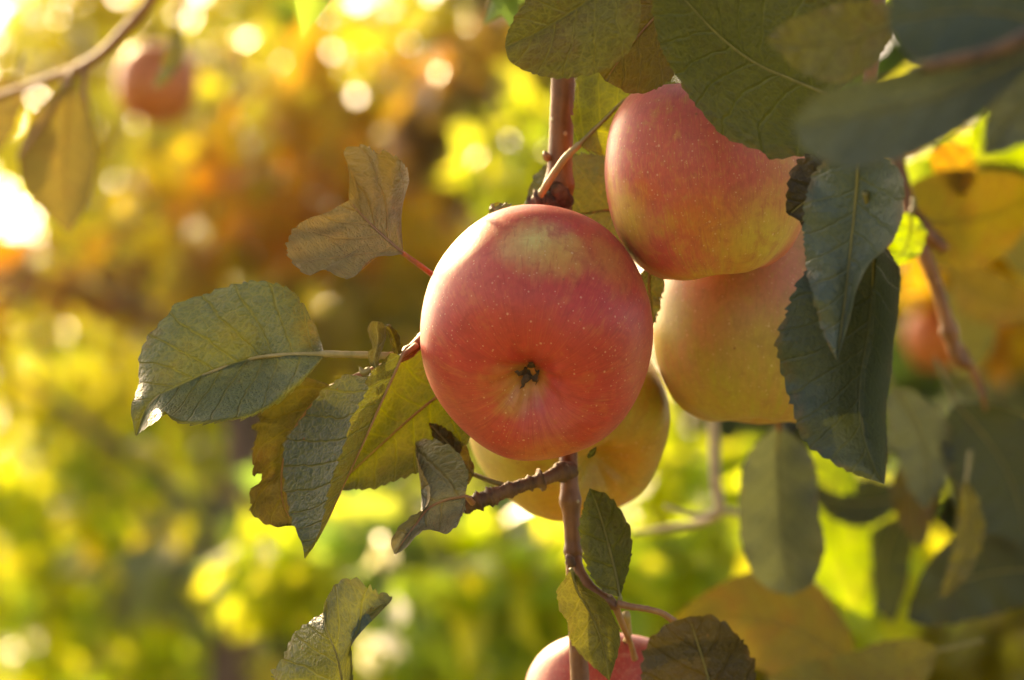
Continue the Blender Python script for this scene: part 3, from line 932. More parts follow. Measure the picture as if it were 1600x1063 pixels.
# apples far behind
FAR = dict(base=(.55, .28, .06), blush=(.55, .13, .04), blush_amt=.9)
apple('out of focus red apple hanging at upper left', 245, 132, 2.35, .0335, (-.1, -.9, .3), FAR, stem=[(262, 70, 2.35), (285, 5, 2.34)], seed=31, segs=32, rings=28, sepals=False, group='apples on the trees behind')
apple('blurred pink apple beside the reddish twig at right', 1464, 530, 2.7, .031, (.1, -.9, .3), FAR, stem=[(1470, 440, 2.6), (1500, 400, 2.6)], seed=32, segs=32, rings=28, sepals=False, group='apples on the trees behind')
for i, (x, y, d, lab) in enumerate([
                                    (1545, 600, 3.0, 'small orange apple far behind the dark leaf')]):
    apple(lab, x, y, d, .033, (.1, -1, .2), dict(base=(.62, .36, .16), blush=(.62, .20, .12), blush_amt=.8), stem=[(x + 5, y - 50, d)], seed=40 + i, segs=28, rings=24, sepals=False, group='apples on the trees behind')

# ================================================================== the four apples
M_MAIN = dict(base=(.56, .17, .05), blush=(.50, .042, .036), streak=.65, blush_amt=1.25)
apple('large pink red apple at centre, blossom end facing the lens', 838, 524, .950, .0392, (-.075, -.47, .88), M_MAIN,
      tall=.98, stretch=(.985, 1.075), seed=3, spin=.3,
      stem=[(846, 372, .990), (866, 330, .989), (884, 322, .989)],
      blot=[(834, 374, 14.5, (.60, .48, .15), .95), (882, 398, 12, (.56, .30, .06), .7), (945, 410, 15, (.46, .19, .045), .6), (1000, 440, 13, (.43, .18, .05), .5),
            (820, 600, 9.5, (.44, .29, .03), .95), (803, 628, 7, (.45, .33, .04), .7), (780, 592, 9, (.50, .17, .04), .7), (830, 575, 8, (.50, .17, .045), .6),
            (860, 660, 17, (.50, .10, .12), .75), (720, 640, 20, (.56, .13, .09), .5), (850, 716, 16, (.55, .24, .05), .6), (1000, 560, 18, (.50, .12, .07), .5),  # lilac patch at lower middle: sky sheen put into the skin colour
            (750, 440, 24, (.56, .12, .08), .5), (830, 500, 17, (.50, .055, .035), .5), (905, 560, 16, (.48, .06, .04), .4)])
M_TWO = dict(base=(.52, .36, .06), blush=(.54, .095, .075), streak=.6, blush_amt=1.0)
apple('pink and yellow apple hanging highest, under the big dark leaf', 1106, 280, .962, .0348, (.10, -.99, -.06), M_TWO,
      tall=1.07, stretch=(.985, 1), seed=5, spin=1.0, stem=[(1118, 110, .962), (1120, 40, .965), (1085, -60, .975)],
      blot=[(1060, 140, 26, (.56, .14, .14), .8), (1120, 220, 26, (.53, .10, .07), .85), (1020, 250, 16, (.56, .10, .06), .7), (1110, 345, 17, (.55, .13, .035), .9), (1010, 295, 8, (.58, .12, .03), .8),
            (980, 350, 16, (.60, .40, .07), .9), (1200, 380, 26, (.52, .38, .06), .9), (1090, 428, 16, (.58, .40, .07), .9), (1230, 270, 20, (.52, .20, .06), .7)])
M_THREE = dict(base=(.36, .33, .055), blush=(.43, .25, .08), streak=.5, blush_amt=.4)
apple('orange yellow apple behind the folded dark leaf', 1189, 508, 1.022, .0402, (-.05, -.99, .10), M_THREE,
      tall=1.0, stretch=(1, 1), seed=8, spin=.2, stem=[(1190, 345, 1.03), (1150, 250, 1.04)],
      blot=[(1120, 455, 20, (.52, .24, .12), .7), (1230, 430, 24, (.52, .17, .12), .8), (1180, 560, 22, (.42, .29, .06), .6), (1050, 500, 15, (.35, .33, .045), .9), (1120, 650, 22, (.38, .33, .05), .9)])
M_FOUR = dict(base=(.36, .33, .05), blush=(.40, .25, .045), streak=.4, blush_amt=.35)
apple('yellow orange apple half hidden below the large apple', 890, 655, 1.043, .0362, (.35, -.55, .75), M_FOUR,
      tall=1.0, seed=12, spin=.5, stem=[(905, 560, 1.085), (900, 500, 1.05)], sepals=False,
      blot=[(990, 720, 20, (.50, .23, .035), .7), (800, 770, 22, (.46, .36, .06), .8), (860, 790, 14, (.48, .29, .035), .6)])
apple('pale pink apple cut off by the bottom edge of the picture', 948, 1124, 1.022, .0312, (.0, -.9, .4), dict(base=(.60, .30, .16), blush=(.42, .055, .035), streak=.4, blush_amt=1.2),  # canopy shade on this apple put into its deeper blush
      seed=15, stem=[(980, 1000, 1.005), (978, 960, .99)], sepals=False)

# ================================================================== the fruiting branch with its leaves
branch = thing('fruiting_branch', 'upright reddish brown apple branch carrying the four ripe apples', 'branch', P(905, 1130, .972))
tube('twig', [P(878, -60, .990), P(880, 100, .990), P(877, 210, .991), P(874, 300, .992), P(880, 420, .996), P(886, 560, .997), P(887, 680, .988), P(890, 760, .980),
              P(896, 860, .978), P(900, 960, .976), P(906, 1060, .974), P(909, 1130, .972)],
     [.0040, .0042, .0043, .0044, .0040, .0036, .0034, .0031, .0029, .0029, .0033, .0034], BARK_RED, branch, n=260, seg=18, rough=.035, seed=1,
     knots=[(.29, .0012, .012), (.715, .0009, .012), (.78, .0006, .006)])
# bud on the twig, spur rings
tube('bud', [P(893, 884, .9735), P(890, 874, .9725), P(886, 866, .974)], [.0016, .0017, .0003], BARK_SPUR, branch, n=14, seg=8, rough=.2)
tube('bud', [P(858, 250, .9885), P(853, 243, .9875), P(851, 236, .988)], [.0012, .0013, .0003], STALK_RED, branch, n=14, seg=8, rough=.2)


def spur(pts, radii, seed, nk, amp=.0006):
    g = np.random.default_rng(seed)
    kn = [(k, amp * (.1 + 1.5 * g.random() ** 1.5), .006 + .018 * g.random()) for k in g.random(nk)]
    return tube('spur', pts, radii, BARK_SPUR, branch, n=190, seg=18, rough=.24, seed=seed, knots=kn)


spur([P(893, 735, .979), P(876, 738, .974), P(852, 748, .970), P(822, 757, .968), P(790, 768, .966), P(762, 778, .965), P(735, 788, .965), P(722, 794, .966)],
     [.0028, .0026, .0021, .0021, .0024, .0025, .0024, .0019], 41, 22)
spur([P(872, 322, .988), P(858, 316, .984), P(842, 315, .982), P(836, 322, .984)], [.0042, .0036, .0030, .0012], 42, 7, .0008)
spur([P(880, 318, .987), P(872, 300, .983), P(866, 292, .985)], [.0034, .0030, .0008], 43, 5, .0007)
# side shoot at left carrying the leaf cluster
tube('side_shoot', [P(760, 490, .992), P(700, 505, .975), P(664, 528, .958), P(645, 545, .950), P(628, 558, .946), P(618, 562, .945)],
     [.0030, .0026, .0022, .0020, .0018, .0013], BARK_RED, branch, n=60, seg=12, rough=.1, seed=7, knots=[(.7, .0004, .03), (.9, .0004, .03)])
tube('side_shoot', [P(880, 480, .996), P(820, 485, .997), P(760, 490, .992)], [.0032, .0031, .0030], BARK_RED, branch, n=24, seg=12, rough=.08, seed=8)
tube('side_shoot', [P(898, 862, .978), P(905, 893, .974), P(925, 922, .970), P(953, 942, .968), P(966, 950, .967)],
     [.0020, .0021, .0021, .0020, .0014], BARK_RED, branch, n=60, seg=12, rough=.12, seed=9, knots=[(.85, .0005, .06)])
tube('fruit_stalk', [P(964, 943, .966), P(985, 948, .966), P(1012, 952, .967), P(1036, 959, .968), P(1054, 972, .970)], [.0014, .0012, .0011, .0011, .0013], STALK_RED, branch, n=40, seg=9, rough=.12)
tube('fruit_stalk', [P(962, 948, .968), P(972, 975, .972), P(985, 1005, .985), P(992, 1030, .990)], [.0013, .0011, .0010, .0012], STALK_RED, branch, n=40, seg=9, rough=.12)
tube('bud_scale', [P(579, 577, .943), P(568, 582, .943), P(562, 574, .943)], [.0010, .0012, .0003], STALK_GREEN, branch, n=14, seg=8, rough=.2)

leaf(branch, 'tan leaf curled into two lobes at upper left of the centre apple', .948, [
    (-1, [(630, 397, -5.2), (612, 400, -8.5), (590, 401, -11.6), (573, 411, -15.6), (556, 430, -20.5), (536, 434, -22.9), (507, 421, -20.6), (485, 430, -22.5), (467, 419, -20.4), (454, 402, -15.7), (451, 380, -9.5), (461, 359, -1.4), (480, 344, 3.1), (514, 331, 6.4), (532, 320, 9.5), (545, 313, 11.2)]),
    (0, [(630, 396, -5.1), (612, 380, -2.5), (597, 367, 0.8), (575, 346, 6.9), (558, 328, 10.7), (546, 314, 12.1)]),
    (1, [(630, 395, -5), (627, 352, -3.7), (630, 318, -4.3), (638, 285, -4), (634, 264, -0.9), (620, 248, 3.7), (600, 240, 7.5), (588, 243, 10.2), (574, 231, 14.4), (553, 231, 18.4), (538, 237, 19.8), (542, 254, 19.1), (547, 280, 16.5), (545, 300, 13.5), (545, 312, 12.3)])],
    TAN_LEAF, [(712, 470, 40), (695, 448, 22), (680, 433, 10), (655, 414, 3), (630, 396, 0)], STALK_RED, fold=.55, bulge=(2, 5), wave=.0009, seed=1)
leaf(branch, 'broad grey green leaf spread at far left with curled tip', .945, [
    (-1, [(507, 552, 0.1), (498, 527, 8.9), (483, 496, 9.3), (461, 462, 11), (440, 449, 11.4), (414, 442, 12.1), (388, 443, 13.9), (353, 451, 15.3), (331, 459, 16.2), (305, 466, 17.3), (273, 478, 17.1), (262, 498, 15.3), (236, 524, 14.4), (221, 553, 13.7), (217, 600, 10.7), (205, 635, 1.3), (208, 662, 0.2), (212, 681, -0.1)]),
    (0, [(507, 553, 0), (440, 555, 0.8), (392, 561, 11.8), (331, 581, 12.8), (267, 609, 3.9), (232, 632, 2.6), (212, 681, -0.1)]),
    (.86, [(507, 555, -0.2), (483, 583, -6.3), (448, 613, -11.6), (414, 637, -14.3), (383, 652, -15.9), (344, 657, -16.1), (305, 661, -16.1), (275, 656, -14.5), (252, 640, -10), (236, 646, -6), (222, 662, -2.3), (212, 681, -0.1)]),
    (1, [(507, 556, -0.3), (482, 585, -3.5), (448, 617, -7), (414, 639, -8.5), (383, 652, -8.9), (344, 657, -8.1), (305, 662, -10.2), (275, 658, -11.7), (259, 643, -14.5), (248, 655, -15.5), (228, 668, -9.2), (212, 682, -0.2)])],
    GREY_GREEN, [(628, 553, 3), (607, 556, 1), (575, 555, 0), (540, 554, 0), (507, 553, 0)], STALK_GREEN, fold=.6, bulge=(-3, 4), wave=.0008, seed=2, stalk_r=(.0013, .0012, .0007))
leaf(branch, 'folded blue green leaf hanging point down at left', .940, [
    (-1, [(622, 553, 0), (600, 568, 2), (572, 588, 4), (543, 587, 7), (522, 600, 8), (500, 617, 9), (479, 648, 10), (448, 691, 12), (445, 734, 11), (450, 782, 9), (461, 821, 6), (472, 850, 1), (476, 873, 2)]),
    (0, [(628, 556, -4), (617, 583, -5), (595, 630, -7), (570, 687, -8), (552, 726, -8), (526, 782, -6), (500, 838, -1), (477, 873, 2)]),
    (1, [(610, 551, -8), (598, 566, -10), (577, 592, -12), (575, 613, -13), (552, 656, -14), (539, 700, -14), (522, 743, -13), (513, 782, -11), (500, 830, -5), (486, 857, 0), (477, 873, 2)])],
    BLUE_GREEN, [(650, 540, 4), (640, 548, 0), (628, 556, -4)], STALK_RED, fold=.88, bulge=(2, 0), wave=.0005, seed=3)
leaf(branch, 'mid green leaf with pale veins behind the folded leaf', .975, [
    (-1, [(735, 590, 0), (705, 565, 2), (678, 552, 3), (650, 548, 4), (622, 568, 4), (600, 610, 4), (570, 660, 4), (540, 715, 4), (522, 762, 4)]),
    (0, [(735, 592, 0), (700, 610, 1), (669, 630, 2), (640, 655, 2), (601, 690, 3), (561, 727, 3), (522, 764, 4)]),
    (1, [(735, 594, 0), (742, 650, -2), (728, 690, -3), (700, 716, -4), (678, 726, -4), (647, 738, -4), (613, 751, -3), (587, 761, -2), (561, 763, 0), (540, 766, 2), (522, 765, 4)])],
    MID_GREEN, [(772, 520, 18), (755, 560, 8), (735, 592, 0)], STALK_RED, fold=.3, bulge=(2, 2), seed=4)
leaf(branch, 'grey leaf bent double above the knobbly spur', .953, [
    (-1, [(727, 775, 0.1), (731, 745, -0.9), (724, 722, -1.6), (712, 706, -1), (697, 697, 0.9), (678, 690, 4.6), (660, 689, 8.7), (651, 694, 11.2), (650, 710, 10.6), (658, 735, 8.1), (668, 757, 4.9), (671, 778, 0.8), (662, 797, -3.1), (640, 811, -6.5), (622, 828, -8.2), (611, 848, -9.2), (616, 867, -9.1)]),
    (0, [(727, 776, 0), (706, 780, 1.6), (688, 784, 2.2), (672, 792, 0.4), (655, 813, -4.7), (636, 838, -8.2), (616, 867, -9.1)]),
    (1, [(727, 777, -0.1), (724, 798, -4.2), (712, 821, -8.5), (697, 833, -10.7), (678, 829, -10.3), (663, 828, -11.2), (650, 838, -14.2), (632, 857, -14.1), (616, 868, -9.2)])],
    PALE_GREY, [(738, 786, 6), (733, 780, 2), (727, 776, 0)], STALK_RED, fold=.7, bulge=(4, 2), wave=.0005, seed=5)
leaf(branch, 'narrow brown leaf edge tucked under the centre apple', .972, [
    (-1, [(741, 742, 0), (736, 722, 1), (728, 700, 2), (712, 684, 2), (690, 668, 2), (670, 660, 2)]),
    (0, [(741, 742, 0), (728, 728, -1), (712, 708, -1), (695, 688, 0), (670, 662, 2)]),
    (1, [(741, 743, 0), (728, 752, -3), (708, 735, -3), (690, 705, -2), (670, 664, 2)])],
    BROWN_GREEN, [(793, 760, -4), (770, 753, -4), (741, 742, 0)], STALK_OLIVE, nu=60, nv=14, seed=6, stalk_r=(.0010, .0008, .0005))
leaf(branch, 'ragged brown mottled leaf behind the folded leaf at left', .962, [
    (-1, [(518, 603, 0), (498, 596, 1), (474, 595, 2), (448, 612, 3), (420, 632, 3), (407, 645, 2), (409, 660, 0), (401, 664, 0), (404, 684, -1), (396, 704, -2), (398, 722, -2), (398, 738, -5), (410, 740, -1), (407, 753, 0), (391, 766, -4), (397, 782, -2), (394, 799, -4), (413, 813, -2), (432, 823, 0), (448, 822, 0), (458, 822, 0)]),
    (0, [(518, 604, 0), (492, 628, 1), (466, 662, 1), (447, 700, 2), (440, 740, 3), (440, 775, 2), (448, 800, 1), (458, 822, 0)]),
    (1, [(518, 605, 0), (520, 650, -2), (512, 700, -2), (500, 750, -1), (490, 790, 0), (478, 806, 0), (458, 823, 0)])],
    BROWN_GREEN, [(622, 565, 0), (575, 580, 0), (518, 604, 0)], STALK_RED, fold=.3, bulge=(3, 2), wave=.0016, teeth=1.5, seed=7)
leaf(branch, 'tiny shrivelled leaf curling above the leaf cluster', .938, [
    (-1, [(586, 578, 0), (577, 565, -2), (576, 550, -3), (582, 543, -2), (577, 525, -3), (575, 513, -4), (581, 503, -3), (590, 502, 0)]),
    (0, [(588, 578, 0), (584, 562, 0), (588, 545, 1), (590, 530, 3), (588, 514, 3), (590, 502, 0)]),
    (1, [(590, 577, 0), (592, 560, -2), (598, 543, -2), (603, 528, -2), (602, 514, -2), (597, 505, -1), (590, 502, 0)])],
    PALE_GREY, None, None, nu=50, nv=12, teeth=.3, wave=.0004, seed=8, midrib=False)
leaf(branch, 'tiny dry brown leaf standing at the shoot fork', .942, [
    (-1, [(618, 556, 0), (612, 540, -1), (608, 525, -2), (602, 512, 0), (600, 508, 0)]),
    (0, [(622, 555, 0), (618, 538, 1), (613, 522, 1), (606, 512, 0), (600, 508, 0)]),
    (1, [(628, 552, 0), (626, 538, -2), (622, 522, -3), (612, 511, -2), (611, 508, -1), (600, 508, 0)])],
    BROWN_GREEN, None, None, nu=40, nv=10, teeth=.5, wave=.0004, seed=9, midrib=False)
leaf(branch, 'small torn leaf tip peeping over the centre apple', .975, [
    (-1, [(742, 362, 0), (755, 345, 0), (763, 336, 1), (766, 322, 2), (766, 318, 2)]),
    (0, [(748, 360, 0), (764, 346, -1), (776, 336, -2), (772, 326, 0), (767, 318, 2)]),
    (1, [(760, 358, 0), (778, 343, -2), (790, 330, -3), (796, 321, -3), (783, 319, -1), (768, 318, 2)])],
    OLIVE, [(800, 400, 20), (775, 380, 8), (748, 360, 0)], STALK_RED, nu=40, nv=10, seed=10)
leaf(branch, 'backlit green leaf with red midrib beside the upright twig', .975, [
    (-1, [(905, 226, 0), (900, 207, 0), (897, 175, 0), (902, 140, 0), (906, 115, 1), (930, 95, 2), (965, 95, 3), (1000, 110, 4), (1010, 130, 5)]),
    (0, [(905, 226, 0), (926, 205, 1), (944, 188, 1), (962, 168, 2), (983, 151, 3), (1010, 130, 5)]),
    (1, [(906, 227, 0), (920, 235, -3), (949, 243, -4), (975, 238, -3), (1000, 215, -1), (1015, 180, 2), (1012, 150, 4), (1010, 130, 5)])],
    SUN_GREEN, [(836, 328, 8), (848, 300, 4), (866, 271, 1), (884, 246, 0), (905, 226, 0)], STALK_GREEN, fold=.4, seed=11, stalk_r=(.0014, .0012, .0007))
leaf(branch, 'grey green leaf passing behind the upright twig', 1.004, [
    (-1, [(1000, 300, 0), (975, 258, 0), (949, 244, 0), (915, 243, 0), (880, 248, 0), (850, 262, 0), (832, 285, 0), (820, 318, 0)]),
    (0, [(1000, 330, 0), (950, 327, 0), (910, 334, 0), (870, 336, 0), (820, 322, 0)]),
    (1, [(1000, 340, 0), (975, 385, -2), (940, 398, -2), (900, 395, -1), (860, 370, 0), (835, 345, 0), (820, 326, 0)])],
    GREY_GREEN, [(1030, 330, 18), (1000, 332, 0)], STALK_RED, fold=.3, bulge=(-3, -2), seed=12)
leaf(branch, 'dark leaf wedged between the centre apple and the orange apple', .985, [
    (-1, [(1008, 420, 0), (998, 440, 0), (1000, 470, 1), (1008, 495, 1), (1018, 512, 0)]),
    (0, [(1016, 420, 0), (1014, 445, 0), (1017, 475, 0), (1018, 512, 0)]),
    (1, [(1030, 423, 0), (1037, 440, -1), (1032, 465, -1), (1026, 490, -1), (1019, 512, 0)])],
    GREY_GREEN, None, None, nu=50, nv=12, seed=13)
leaf(branch, 'dark green oval leaf pointing up beside the lower twig', .966, [
    (-1, [(969, 934, 0), (941, 920, -1), (922, 893, -2), (912, 863, -2), (907, 828, -2), (912, 793, -1), (921, 764, 0)]),
    (0, [(969, 934, 0), (961, 890, 1), (949, 845, 2), (938, 805, 2), (922, 763, 0)]),
    (1, [(969, 934, 0), (974, 913, -2), (981, 890, -4), (986, 860, -5), (983, 826, -4), (968, 797, -3), (947, 774, -1), (922, 763, 0)])],
    DARK_GREEN, [(966, 948, 1), (969, 934, 0)], STALK_OLIVE, teeth=.7, fold=.5, seed=14)
leaf(branch, 'small yellow green leaf hanging in front of the lower twig', .958, [
    (-1, [(892, 889, 0), (884, 903, -1), (873, 918, -3), (872, 934, -4), (877, 956, -4), (888, 972, -2), (892, 1000, -1), (908, 1022, 0), (930, 1043, 0), (951, 1063, 0)]),
    (0, [(892, 889, 0), (903, 925, 2), (922, 958, 3), (938, 995, 3), (946, 1025, 2), (952, 1064, 0)]),
    (1, [(893, 889, 0), (905, 904, -1), (912, 916, -2), (930, 927, -3), (947, 940, -4), (957, 962, -5), (968, 989, -5), (965, 1020, -3), (956, 1050, -1), (953, 1064, 0)])],
    OLIVE, [(903, 930, 14), (899, 908, 7), (892, 890, 0)], STALK_OLIVE, fold=.4, bulge=(1, 2), seed=15, teeth=.8)
leaf(branch, 'tiny sliver for the sepal tip of the apple below the centre apple', .972, [
    (-1, [(932, 698, 0), (922, 704, 0), (917, 714, 0)]), (0, [(932, 700, 0), (926, 708, 0), (919, 716, 0)]), (1, [(932, 702, 0), (929, 711, 0), (920, 717, 0)])],
    DARK_GREEN, None, None, nu=14, nv=8, teeth=0, seed=16, midrib=False)  # leaf mesh used as the lower apple's sepal tip

# ================================================================== leafy shoot at bottom left
shoot = thing('leafy_shoot', 'leafy shoot rising from the bottom edge with one folded serrated leaf', 'shoot', P(545, 1260, .965))
tube('twig', [P(545, 1260, .965), P(548, 1200, .962), P(546, 1150, .955)], [.0024, .0022, .0016], BARK_RED, shoot, n=24, seg=10, rough=.1)
leaf(shoot, 'folded green leaf with blue grey and yellow green halves', .945, [
    (-1, [(541, 1118, 0), (480, 1108, 4), (431, 1058, 9), (447, 1024, 8), (457, 997, 7), (474, 980, 5), (494, 965, 2), (506, 958, 0)]),
    (0, [(541, 1120, 0), (537, 1080, -3), (526, 1024, -6), (510, 985, -5), (505, 955, 0)]),
    (1, [(542, 1120, 0), (550, 1063, -2), (548, 1003, 0), (556, 978, 3), (578, 957, 5), (607, 944, 7), (606, 931, 9), (592, 930, 9), (575, 921, 8), (557, 910, 7), (540, 907, 6), (522, 919, 5), (509, 938, 3), (505, 953, 0)])],
    BLUE_GREEN, [(546, 1152, 8), (543, 1136, 2), (541, 1120, 0)], STALK_OLIVE, fold=.8, bulge=(1, 3), teeth=1.6, seed=21, flip=True)

# ================================================================== leaves on the overhanging twig (top and right)
over = thing('overhanging_twig', 'overhanging twig with big dark leaves covering the upper apple', 'twig', P(1340, -190, .90))
tube('twig', [P(700, -150, .925), P(900, -120, .915), P(1100, -130, .905), P(1340, -190, .900)], [.0016, .0022, .0028, .0034], BARK_RED, over, n=60, seg=12, rough=.08)
tube('side_shoot', [P(1340, -190, .900), P(1370, -60, .872), P(1365, 80, .855), P(1345, 200, .855), P(1342, 245, .858)], [.0030, .0026, .0022, .0018, .0014], BARK_RED, over, n=60, seg=12, rough=.1)
leaf(over, 'pale olive gold leaf over the top of the upright twig', .905, [
    (-1, [(985, -60, -16), (930, -70, -14), (880, -55, -10), (838, -20, -5), (812, 20, -1), (793, 52, 2), (789, 72, 4)]),
    (0, [(985, -55, -16), (940, -15, -9), (890, 20, -3), (840, 50, 2), (789, 73, 4)]),
    (1, [(988, -50, -18), (1000, 20, -14), (985, 75, -9), (953, 103, -5), (923, 114, -2), (884, 121, 1), (858, 120, 3), (823, 110, 5), (797, 95, 5), (789, 74, 4)])],
    OLIVE, [(1010, -125, 0), (1000, -90, -10), (985, -55, -16)], STALK_RED, fold=.2, bulge=(-2, -3), teeth=.55, seed=22)
leaf(over, 'brownish gold leaf just behind the pale olive leaf', .928, [
    (-1, [(1075, -30, 0), (1020, -40, 0), (960, -10, 0), (925, 40, 2), (922, 90, 3), (945, 125, 4)]),
    (0, [(1075, -25, 0), (1030, 20, 0), (990, 65, 1), (945, 126, 4)]),
    (1, [(1077, -22, -2), (1085, 40, -2), (1060, 105, -1), (1035, 132, 0), (1010, 143, 2), (985, 144, 3), (945, 127, 4)])],
    GOLD_LEAF, [(1080, -125, -10), (1080, -70, -2), (1075, -25, 0)], STALK_RED, fold=.2, teeth=.6, seed=23)
leaf(over, 'large dark green leaf draped over the shoulder of the upper apple', .900, [
    (-1, [(1300, 152, -20), (1292, 200, -14), (1273, 238, -8), (1239, 243, -5), (1204, 247, -3), (1191, 236, -2), (1161, 225, -1), (1126, 208, 0), (1100, 177, 0), (1074, 143, 0), (1057, 115, 0), (1040, 87, -2), (1026, 45, -4), (1020, 5, -8), (1030, -40, -12)]),
    (0, [(1300, 150, -20), (1273, 139, -17), (1232, 122, -14), (1191, 105, -12), (1152, 78, -11), (1117, 50, -11), (1075, 5, -12), (1030, -42, -12)]),
    (1, [(1302, 148, -22), (1340, 110, -30), (1362, 60, -34), (1350, -10, -36), (1290, -70, -35), (1210, -100, -30), (1120, -90, -22), (1030, -44, -12)])],
    DARK_GREEN, [(1352, 180, -45), (1330, 165, -32), (1300, 150, -20)], STALK_OLIVE, fold=.25, bulge=(2, -3), teeth=.7, seed=24)
leaf(over, 'small dark brown leaf tip against the upper apple', .893, [
    (-1, [(1330, 262, -8), (1290, 248, -4), (1262, 246, -2), (1243, 262, 0), (1233, 290, 0), (1228, 332, 2)]),
    (0, [(1330, 270, -8), (1295, 290, -4), (1265, 310, -2), (1232, 336, 2)]),
    (1, [(1332, 275, -8), (1320, 330, -6), (1290, 350, -4), (1262, 353, -2), (1245, 342, 0), (1230, 336, 2)])],
    BROWN_DARK, None, None, nu=60, nv=14, teeth=1.1, seed=25)
leaf(over, 'teal leaf hanging straight down with narrow pale tip', .868, [
    (-1, [(1332, 236, 0), (1282, 262, 5), (1260, 312, 9), (1258, 372, 9), (1264, 430, 7), (1279, 490, 4), (1294, 535, 1), (1308, 564, 0)]),
    (0, [(1342, 240, 0), (1338, 300, 3), (1330, 380, 4), (1320, 470, 3), (1308, 565, 0)]),
    (1, [(1348, 238, 0), (1400, 262, -8), (1412, 318, -14), (1392, 378, -14), (1352, 420, -10), (1330, 490, -4), (1308, 565, 0)])],
    TEAL_MID, [(1342, 228, -8), (1342, 240, 0)], STALK_OLIVE, fold=.45, bulge=(-3, 3), wave=.0016, teeth=.9, seed=26)
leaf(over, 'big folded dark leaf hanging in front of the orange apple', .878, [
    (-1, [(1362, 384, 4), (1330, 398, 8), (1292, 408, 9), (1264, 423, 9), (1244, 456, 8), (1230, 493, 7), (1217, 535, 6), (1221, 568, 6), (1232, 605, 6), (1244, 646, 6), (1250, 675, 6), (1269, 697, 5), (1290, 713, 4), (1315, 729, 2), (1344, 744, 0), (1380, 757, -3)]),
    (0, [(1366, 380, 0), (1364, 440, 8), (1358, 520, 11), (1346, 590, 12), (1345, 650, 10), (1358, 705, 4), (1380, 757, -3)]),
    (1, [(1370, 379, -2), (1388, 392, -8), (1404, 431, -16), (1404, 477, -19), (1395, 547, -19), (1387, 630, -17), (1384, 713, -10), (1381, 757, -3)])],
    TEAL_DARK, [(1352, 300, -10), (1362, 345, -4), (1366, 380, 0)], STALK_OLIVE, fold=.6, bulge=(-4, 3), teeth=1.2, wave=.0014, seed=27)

near = thing('leafy_twig', 'nearest blurred twig with smooth grey teal leaves at upper right', 'twig', P(1760, -20, .67))
tube('twig', [P(1760, -20, .67), P(1640, 40, .67), P(1560, 78, .672), P(1470, 100, .675), P(1420, 108, .68)], [.0026, .0022, .0018, .0014, .0010], BARK_SPUR, near, n=40, seg=10, rough=.1)
leaf(near, 'long grey teal blurred leaf pointing left', .675, [
    (-1, [(1660, 40, 8), (1600, 58, 6), (1558, 75, 4), (1476, 92, 2), (1407, 114, 0), (1342, 128, 0), (1275, 150, 0), (1238, 190, 2)]),
    (0, [(1662, 60, 8), (1600, 90, 7), (1530, 125, 6), (1440, 160, 5), (1340, 180, 4), (1238, 194, 2)]),
    (1, [(1665, 70, 8), (1600, 112, 4), (1529, 182, 0), (1465, 224, -3), (1401, 250, -4), (1337, 262, -4), (1290, 254, -2), (1252, 228, 0), (1238, 197, 2)])],
    GREY_BLUE, [(1720, 0, 0), (1690, 30, 4), (1662, 58, 8)], STALK_OLIVE, nu=60, nv=16, fold=.3, teeth=.5, seed=28)
leaf(near, 'dark teal blurred leaf in the top right corner', .695, [
    (-1, [(1640, 30, 0), (1600, -40, 0), (1520, -90, 0), (1440, -80, 0), (1395, -30, 0), (1388, 30, 0)]),
    (0, [(1640, 40, 0), (1560, 20, 4), (1470, 20, 4), (1388, 38, 0)]),
    (1, [(1640, 50, 0), (1580, 85, -4), (1500, 104, -4), (1430, 95, -2), (1388, 42, 0)])],
    TEAL_DARK, [(1690, 10, 0), (1640, 40, 0)], STALK_OLIVE, nu=60, nv=16, fold=.3, teeth=.5, seed=29)
quick_leaf(near, 'olive blurred leaf tip between the two dark leaves', 1300, 45, .78, 210, 110, 190, OLIVE, seed=30, tilt=.3)
quick_leaf(near, 'grey blurred leaf edge at right margin', 1640, 170, .70, 260, 110, 215, GREY_BLUE, seed=31)

# ================================================================== reddish twig at right, leaves beyond
rt = thing('reddish_twig', 'blurred reddish brown twig slanting down at right', 'twig', P(1400, 250, 1.20))
tube('twig', [P(1390, 200, 1.20), P(1412, 300, 1.19), P(1440, 385, 1.18), P(1466, 455, 1.18), P(1484, 520, 1.18), P(1497, 560, 1.18), P(1520, 574, 1.18)], [.0036, .0035, .0032, .0028, .0028, .0030, .0018], BARK_RED, rt, n=70, seg=12, rough=.1,
     knots=[(.83, .0012, .03)])
tube('spur', [P(1424, 330, 1.185), P(1448, 362, 1.18), P(1478, 392, 1.178)], [.0030, .0036, .0024], BARK_RED, rt, n=24, seg=10, rough=.15)
quick_leaf(rt, 'large yellow leaf beside the reddish twig', 1512, 315, 1.30, 240, 150, 10, GOLD_DARK, seed=33, tilt=.2)
quick_leaf(rt, 'small orange leaf at top of the reddish twig', 1484, 268, 1.30, 95, 60, 300, AUTUMN, seed=34)
quick_leaf(rt, 'lime green sunlit leaf at right margin', 1600, 235, 1.5, 190, 80, 335, LIME, seed=35)
quick_leaf(rt, 'small bright green leaf edge behind the hanging leaf', 1408, 375, 1.12, 90, 50, 250, LIME, seed=36)
quick_leaf(rt, 'yellow brown leaf low beside the twig', 1560, 450, 1.50, 170, 80, 340, GOLD_LEAF, seed=37, tilt=.3)
quick_leaf(rt, 'dull olive leaf half hiding the far pink apple', 1500, 520, 1.6, 150, 80, 280, OLIVE, seed=56)
quick_leaf(rt, 'olive leaf near the twig end', 1570, 350, 1.5, 220, 120, 300, OLIVE, seed=38)

